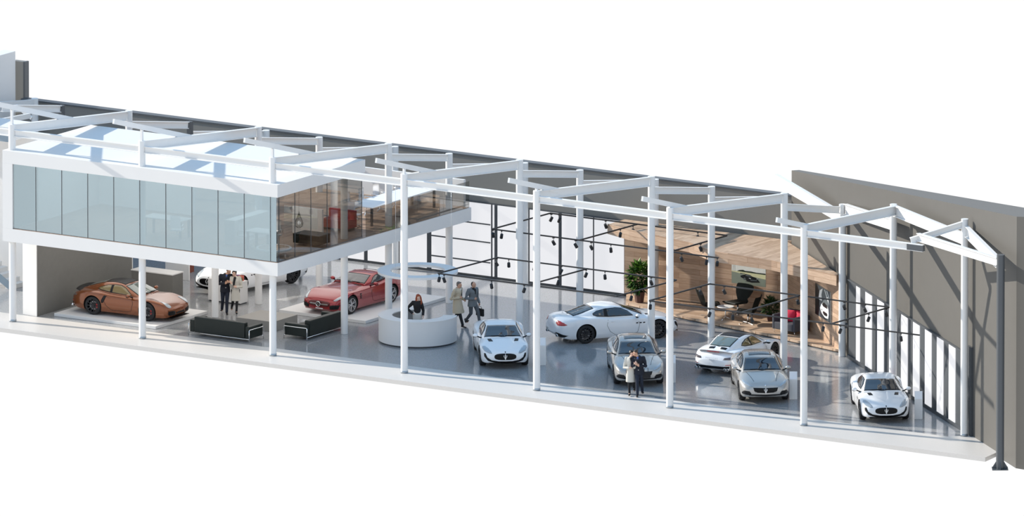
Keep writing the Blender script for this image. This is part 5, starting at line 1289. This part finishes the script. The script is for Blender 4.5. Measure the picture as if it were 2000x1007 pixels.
def person(name, label, pos, yaw, P, mir=1, scale=1.0):
    t = thing(name, label, 'person', (pos[0], pos[1], 0), yaw); t.scale = (scale,) * 3
    X = lambda p: Vector((p[0] * mir, p[1], p[2]))
    hip, ch, nk, hc = X(P['hip']), X(P['chest']), X(P['neck']), X(P['head'])
    hr = Euler((P['head_rot'][0], P['head_rot'][1] * mir, P['head_rot'][2] * mir)).to_matrix()
    fem = P.get('female', False); sw = .152 if fem else .195
    b = MB()
    up = (ch - hip).normalized()
    limb(b, [hip, hip + (ch - hip) * .45, ch], [.115, .105, .125], 16)
    b.ball(ch + Vector((0, 0, .03)), 1, 16, sc=(sw * .85, .105, .13)); b.ball(hip, 1, 16, sc=(.13 if fem else .15, .105, .12))
    limb(b, [ch + Vector((0, .01, .10)), nk, hc + hr @ Vector((0, .02, -.05))], [.07, .054, .052])
    head(b, hc, hr, fem)
    jo = {}
    for s in (1, -1):
        k = 'L' if s > 0 else 'R'
        sh = ch + Vector((s * sw * mir, .01, .10)) if 'sh' + k not in P else X(P['sh' + k]); el, wr = X(P['el' + k]), X(P['wr' + k]); jo[k] = (sh, el, wr)
        limb(b, [ch + Vector((s * .06 * mir, 0, .10)), sh, el, wr], [.06, .054, .040, .027])
        hd_, pl, th_ = P['hand' + k]; hand(b, wr, X(hd_), X(pl), X(th_), P.get('curl' + k, .6))
        hp = hip + Vector((s * .085 * mir, 0, -.02)); kn, an = X(P['kn' + k]), X(P['an' + k])
        limb(b, [hp, kn, an, an + Vector((0, -.01, -.045))], [.085, .052, .036, .03]); jo['l' + k] = (hp, kn, an)
        b.ball(an + Vector((0, -.07, -.055)), 1, 10, sc=(.03, .09, .022))
    fuse(b, 'body', MATS[P['skin']], t, .009, 2)
    face_bits(t, hc, hr); hair(t, hc, hr, MATS[P['hair'][0]], P['hair'][1])
    # trousers or stockings
    b = MB()
    lr = P['leg_r']
    for k in 'LR':
        hp, kn, an = jo['l' + k]; limb(b, [hp, hp + (kn - hp) * .5, kn, kn + (an - kn) * .4, an + Vector((0, 0, P.get('cuff', .0)))], lr, 14)
    b.ball(hip + Vector((0, .01, -.01)), 1, 16, sc=(.138 if fem else .158, .115, .12))
    fuse(b, P['legs'][0], MATS[P['legs'][1]], t, .012, 3)
    for k in 'LR': shoe(t, jo['l' + k][2], P['toe' + k] * mir, MATS[P.get('shoe', 'shoe_black')], P.get('heel', 0), P.get('shoe_name', 'shoe'), P.get('pitch' + k, 0))
    # upper garment
    b = MB(); g_ = P['top']; e_ = g_.get('ease', .02)
    b.ball(ch + Vector((0, .0, .035)), 1, 18, sc=(sw * .95 + e_, .115 + e_, .145)); limb(b, [hip + (ch - hip) * (.05 if g_['hem'] < .9 else .2), hip + (ch - hip) * .5, ch], [.135 + e_ * .5, .122 + e_, .14 + e_], 18)
    for k in 'LR':
        sh, el, wr = jo[k]; limb(b, [ch + (sh - ch) * .3 + Vector((0, 0, .055)), sh], [.06, .058 + e_ * .4]); limb(b, [sh + Vector((0, 0, -.012)), sh + (el - sh) * .5, el, wr + (el - wr) * g_.get('cuff', .08)], [.058 + e_ * .5, .062 + e_ * .5, .052 + e_ * .5, .040 + e_ * .4], 14)
    if g_['hem'] < 1.0:
        w0 = hip + Vector((0, 0, .12)); fw_ = .84 if fem else .94; hx = g_.get('hem_x', 0) * mir; hy = g_.get('hem_y', 0); fl = g_.get('flare', .2)
        skirt(b, [((w0.x, w0.y, w0.z), .150 * fw_ + e_, .125 * fw_ + e_), ((hip.x, hip.y, hip.z), .170 * fw_ + e_, .142 * fw_ + e_), ((hip.x + hx * .5, hip.y + hy * .5, (hip.z + g_['hem']) / 2), (.170 * fw_ + e_ + fl) / 2, (.142 * fw_ + e_ + fl * .78) / 2), ((hip.x + hx, hip.y + hy, g_['hem']), fl, fl * .78)])
    fuse(b, g_['name'], MATS[g_['mat']], t, .012, 3)
    b = MB(); c0 = ch + Vector((0, -.005, .135))
    for k in range(14):
        a = -pi * .5 + (k - 6.5) / 13 * 2 * pi * .86 + pi; b.ball(c0 + Vector((cos(a) * .072, sin(a) * .065 + .012, .012 + .018 * sin(a))), .026, 8)
    if g_.get('collar'): fuse(b, 'collar', MATS[g_['collar']], t, .010, 2)
    else: b.bm.free()
    for nm, m_, kind, q in P.get('extra', []):
        b = MB()
        if kind == 'limb': limb(b, [X(p) for p in q[0]], q[1], 12); fuse(b, nm, MATS[m_], t, .009, 2)
        elif kind == 'skirt': skirt(b, [(X(c), rx, ry) for c, rx, ry in q]); fuse(b, nm, MATS[m_], t, .012, 2)
    return t
def bag(name, label, pos, yaw, dims, handle, strap=None):
    t = thing(name, label, 'bag', pos, yaw); x, y, z = dims
    b = MB(); b.box(-x, x, -y, y, -z, z, bev=.02); b.build('bag_body', MATS['cloth_black'], t)
    b = MB(); b.tube([(-x * .45, 0, z), (-x * .4, 0, z + handle), (x * .4, 0, z + handle), (x * .45, 0, z)], .011, 8); b.build('handle', MATS['shoe_black'], t)
    return t

TR = [.098, .085, .068, .060, .052]
ST = [.088, .075, .056, .050, .040]
man_c = dict(skin='skin', hair=('hair_brown', 'short'), hip=(.03, .02, .95), chest=(.0, -.01, 1.33), neck=(-.045, -.04, 1.50), head=(-.105, -.085, 1.62), head_rot=(.32, .28, -.35),
    elL=(.27, .02, 1.12), wrL=(.04, -.235, 1.16), handL=((-.75, -.15, .65), (0, 1, .2), (0, -.2, 1)), curlL=1.0,
    elR=(-.21, -.12, 1.14), wrR=(-.11, -.255, 1.20), handR=((.7, -.2, .6), (0, 1, 0), (0, -.2, 1)), curlR=1.0,
    knR=(-.03, -.12, .50), anR=(-.02, -.16, .095), knL=(.12, .03, .50), anL=(.14, .26, .12), toeL=.25, toeR=-.1, pitchL=-.25, leg_r=TR, legs=('trousers', 'cloth_jeans'),
    top=dict(name='coat', mat='cloth_navy', hem=.80, flare=.19, collar='cloth_navy', ease=.024),
    extra=[('shirt', 'cloth_blue', 'limb', ([(-.02, -.115, 1.46), (-.01, -.150, 1.36)], [.032, .022])), ('tie', 'cloth_black', 'limb', ([(-.02, -.15, 1.44), (-.005, -.175, 1.26)], [.014, .018])), ('belt_buckle', 'cloth_white', 'limb', ([(.0, -.165, 1.0), (.03, -.165, 1.0)], [.012, .012]))])
woman_c = dict(female=True, skin='skin_pale', hair=('hair_dark', 'bun'), hip=(.0, .02, .92), chest=(.0, 0, 1.27), neck=(.015, -.01, 1.43), head=(.045, -.035, 1.56), head_rot=(.15, -.22, .25),
    elR=(-.225, .0, 1.03), wrR=(-.03, -.20, 1.05), handR=((.95, -.1, .3), (0, 1, 0), (0, -.1, 1)), curlR=.7,
    elL=(.16, -.10, 1.06), wrL=(.17, -.30, 1.20), handL=((.5, -.3, .8), (1, .2, 0), (-.4, -.3, .6)), curlL=.6,
    knR=(-.05, -.05, .49), anR=(-.03, -.09, .115), knL=(.09, .02, .48), anL=(.12, .22, .20), toeL=.1, toeR=0, pitchL=-.7, heel=1, shoe_name='boot', leg_r=ST, legs=('stockings', 'cloth_black'), cuff=.0,
    top=dict(name='coat_dress', mat='cloth_cream', hem=.50, flare=.172, hem_y=-.01, collar='cloth_black', ease=.014),
    extra=[('scarf', 'cloth_black', 'limb', ([(.03, -.12, 1.39), (.07, -.16, 1.24), (.08, -.165, 1.10)], [.05, .04, .028]))])
fa = at(1231.5, 771.5); fm = at(1246.5, 772.5)
person('person', 'woman in a cream coat dress and black boots leaning on a man at the front', fa, TH - .1, woman_c, 1, 1.04)
person('person', 'man in a navy coat with blue shirt beside the grey sedan at the front', fm, TH - .05, man_c, 1, 1.03)
bp_ = fm + RT * .30 - Vector((FW.x, FW.y, 0)).normalized() * -.02
bag('shoulder_bag', 'black bag hanging at the hip of the navy-coated man at the front', (bp_.x, bp_.y, .80), TH + .2, (.17, .05, .11), .16)
ga = at(460, 612.5); gm = at(441.5, 611.5)
person('person', 'woman in a cream coat dress behind the black sofa, under the office', ga, TH + .1, woman_c, -1, 1.03)
person('person', 'man in a navy coat before the white leaflet counter under the office', gm, TH + .05, man_c, -1, 1.04)
walk1 = dict(skin='skin', hair=('hair_grey', 'short'), hip=(0, 0, .95), chest=(0, -.03, 1.33), neck=(0, -.05, 1.50), head=(0, -.085, 1.62), head_rot=(.08, 0, .25),
    elR=(-.26, .10, 1.10), wrR=(-.10, -.17, 1.14), handR=((.55, -.75, .25), (.3, .5, 0), (0, -.1, 1)), curlR=1.2, elL=(.27, .08, 1.10), wrL=(.22, -.14, 1.02), handL=((-.1, -.8, -.4), (-1, 0, 0), (0, -.4, 1)), curlL=.7,
    knR=(-.08, -.17, .50), anR=(-.08, -.30, .10), knL=(.09, .02, .50), anL=(.09, .34, .17), toeL=0, toeR=0, pitchL=-.5, pitchR=.1, leg_r=TR, legs=('trousers', 'cloth_black'),
    top=dict(name='overcoat', mat='cloth_beige', hem=.54, flare=.265, hem_y=-.05, collar='cloth_beige', ease=.03),
    extra=[('shirt', 'cloth_white', 'limb', ([(0, -.150, 1.45), (0, -.178, 1.34)], [.036, .026])), ('tie', 'cloth_black', 'limb', ([(0, -.180, 1.44), (0, -.205, 1.22)], [.016, .02]))])
walk2 = dict(skin='skin', hair=('hair_dark', 'balding'), hip=(0, 0, .94), chest=(0, -.02, 1.32), neck=(0, -.04, 1.49), head=(0, -.075, 1.61), head_rot=(.08, 0, .1),
    elR=(-.28, .06, 1.09), wrR=(-.08, -.20, 1.08), handR=((.8, -.4, .1), (0, 1, 0), (0, -.1, 1)), curlR=1.0, elL=(.28, .08, 1.08), wrL=(.30, -.04, .86), handL=((0, -.1, -1), (-1, 0, 0), (0, -1, 0)), curlL=1.3,
    knL=(.09, -.24, .51), anL=(.09, -.33, .10), knR=(-.09, -.01, .49), anR=(-.09, .30, .17), toeL=0, toeR=0, pitchR=-.5, pitchL=.1, leg_r=TR, legs=('trousers', 'cloth_grey_dark'),
    top=dict(name='short_coat', mat='cloth_grey', hem=.76, flare=.215, collar='cloth_grey', ease=.026),
    extra=[('scarf', 'cloth_black', 'limb', ([(-.05, -.10, 1.46), (.0, -.14, 1.42), (.0, -.165, 1.28)], [.05, .05, .03]))])
g1 = at(893.5, 637); g2 = at(923, 635.5)
person('person', 'man in a long beige overcoat walking right of the reception desk', g1, radians(88), walk1, 1, 1.01)
person('person', 'man in a short grey coat with a briefcase, ahead of the beige overcoat', g2, radians(72), walk2, 1, 1.0)
R2 = Matrix.Rotation(radians(72), 3, 'Z'); w2_ = Vector((g2.x, g2.y, 0)) + R2 @ Vector((.31, -.07, .78))
bag('briefcase', 'black briefcase in the hand of the man in the grey coat', (w2_.x, w2_.y, .50), radians(72) + pi / 2, (.21, .045, .145), .07)
desk_w = dict(female=True, skin='skin_pale', hair=('hair_red', 'long'), hip=(.0, .0, .93), chest=(-.02, 0, 1.28), neck=(-.0, -.01, 1.44), head=(.03, -.03, 1.56), head_rot=(.12, -.12, .1),
    elR=(-.37, .08, 1.12), wrR=(-.19, -.02, .96), handR=((.7, -.4, -.5), (1, .2, 0), (0, -1, 0)), curlR=.5, elL=(.22, .02, 1.05), wrL=(.20, -.14, .90), handL=((0, -.5, -.9), (-1, 0, 0), (-.3, -1, .4)), curlL=.5,
    knR=(-.08, -.02, .50), anR=(-.09, .0, .10), knL=(.08, -.04, .50), anL=(.10, -.06, .10), toeL=.1, toeR=-.1, leg_r=ST, legs=('stockings', 'cloth_black'), heel=1,
    top=dict(name='black_top', mat='cloth_black', hem=1.2, ease=.008, cuff=.05, collar=None),
    extra=[('white_skirt', 'cloth_white', 'skirt', [((0, 0, 1.06), .135, .11), ((0, 0, .93), .178, .148), ((0, 0, .75), .18, .15), ((0, 0, .50), .15, .125)])])
dw = at(815.5, 660)
person('person', 'red haired woman in a black top and white skirt inside the round desk', dw, TH + .1, desk_w, 1, 1.02)

# ------------------------------------------------------------------ added ceiling fill, then poster spotlights
def area(name, loc, sx, sy, e_, col=(1, .97, .93)):
    l = bpy.data.lights.new(name, 'AREA'); l.shape = 'RECTANGLE'; l.size = sx; l.size_y = sy; l.energy = e_; l.color = col
    o = bpy.data.objects.new(name, l); COL.objects.link(o); o.location = loc; return o
area('office_fill_light', (3.2, 2.8, 6.2), 5.0, 4.0, 150)  # unseen area lights added to brighten the office behind its glass
area('office_fill_light', (9.2, 2.8, 6.2), 5.0, 4.0, 110)
area('showroom_fill_light', (3.2, 3.6, 3.15), 5.4, 4.6, 95)  # unseen fill added below the mezzanine slab to lift the dim showroom floor
area('showroom_fill_light', (9.2, 4.0, 3.15), 5.4, 5.0, 80)
area('showroom_fill_light', (6.2, 9.6, 3.15), 11.0, 5.0, 200)

def spot(name, src, dst, e_, ang):
    l = bpy.data.lights.new(name, 'SPOT'); l.energy = e_; l.spot_size = radians(ang); l.spot_blend = .5; l.shadow_soft_size = .05; l.color = (1, .97, .92)
    o = bpy.data.objects.new(name, l); COL.objects.link(o); o.location = src; o.rotation_euler = (Vector(dst) - Vector(src)).to_track_quat('-Z', 'Y').to_euler(); return o
pc = Vector(((A1.x + A2.x) / 2, 16.9, (A1.z + A3.z) / 2)); spot('poster_spotlight', (pc.x + .6, 12.6, 2.55), pc, 260, 34)
qc = Vector(((B1.x + B2.x) / 2, (B1.y + B2.y) / 2, (B1.z + B3.z) / 2)); spot('poster_spotlight', tuple(qc + WN * 3.0 + Vector((0, 0, 1.2))), qc, 120, 34)
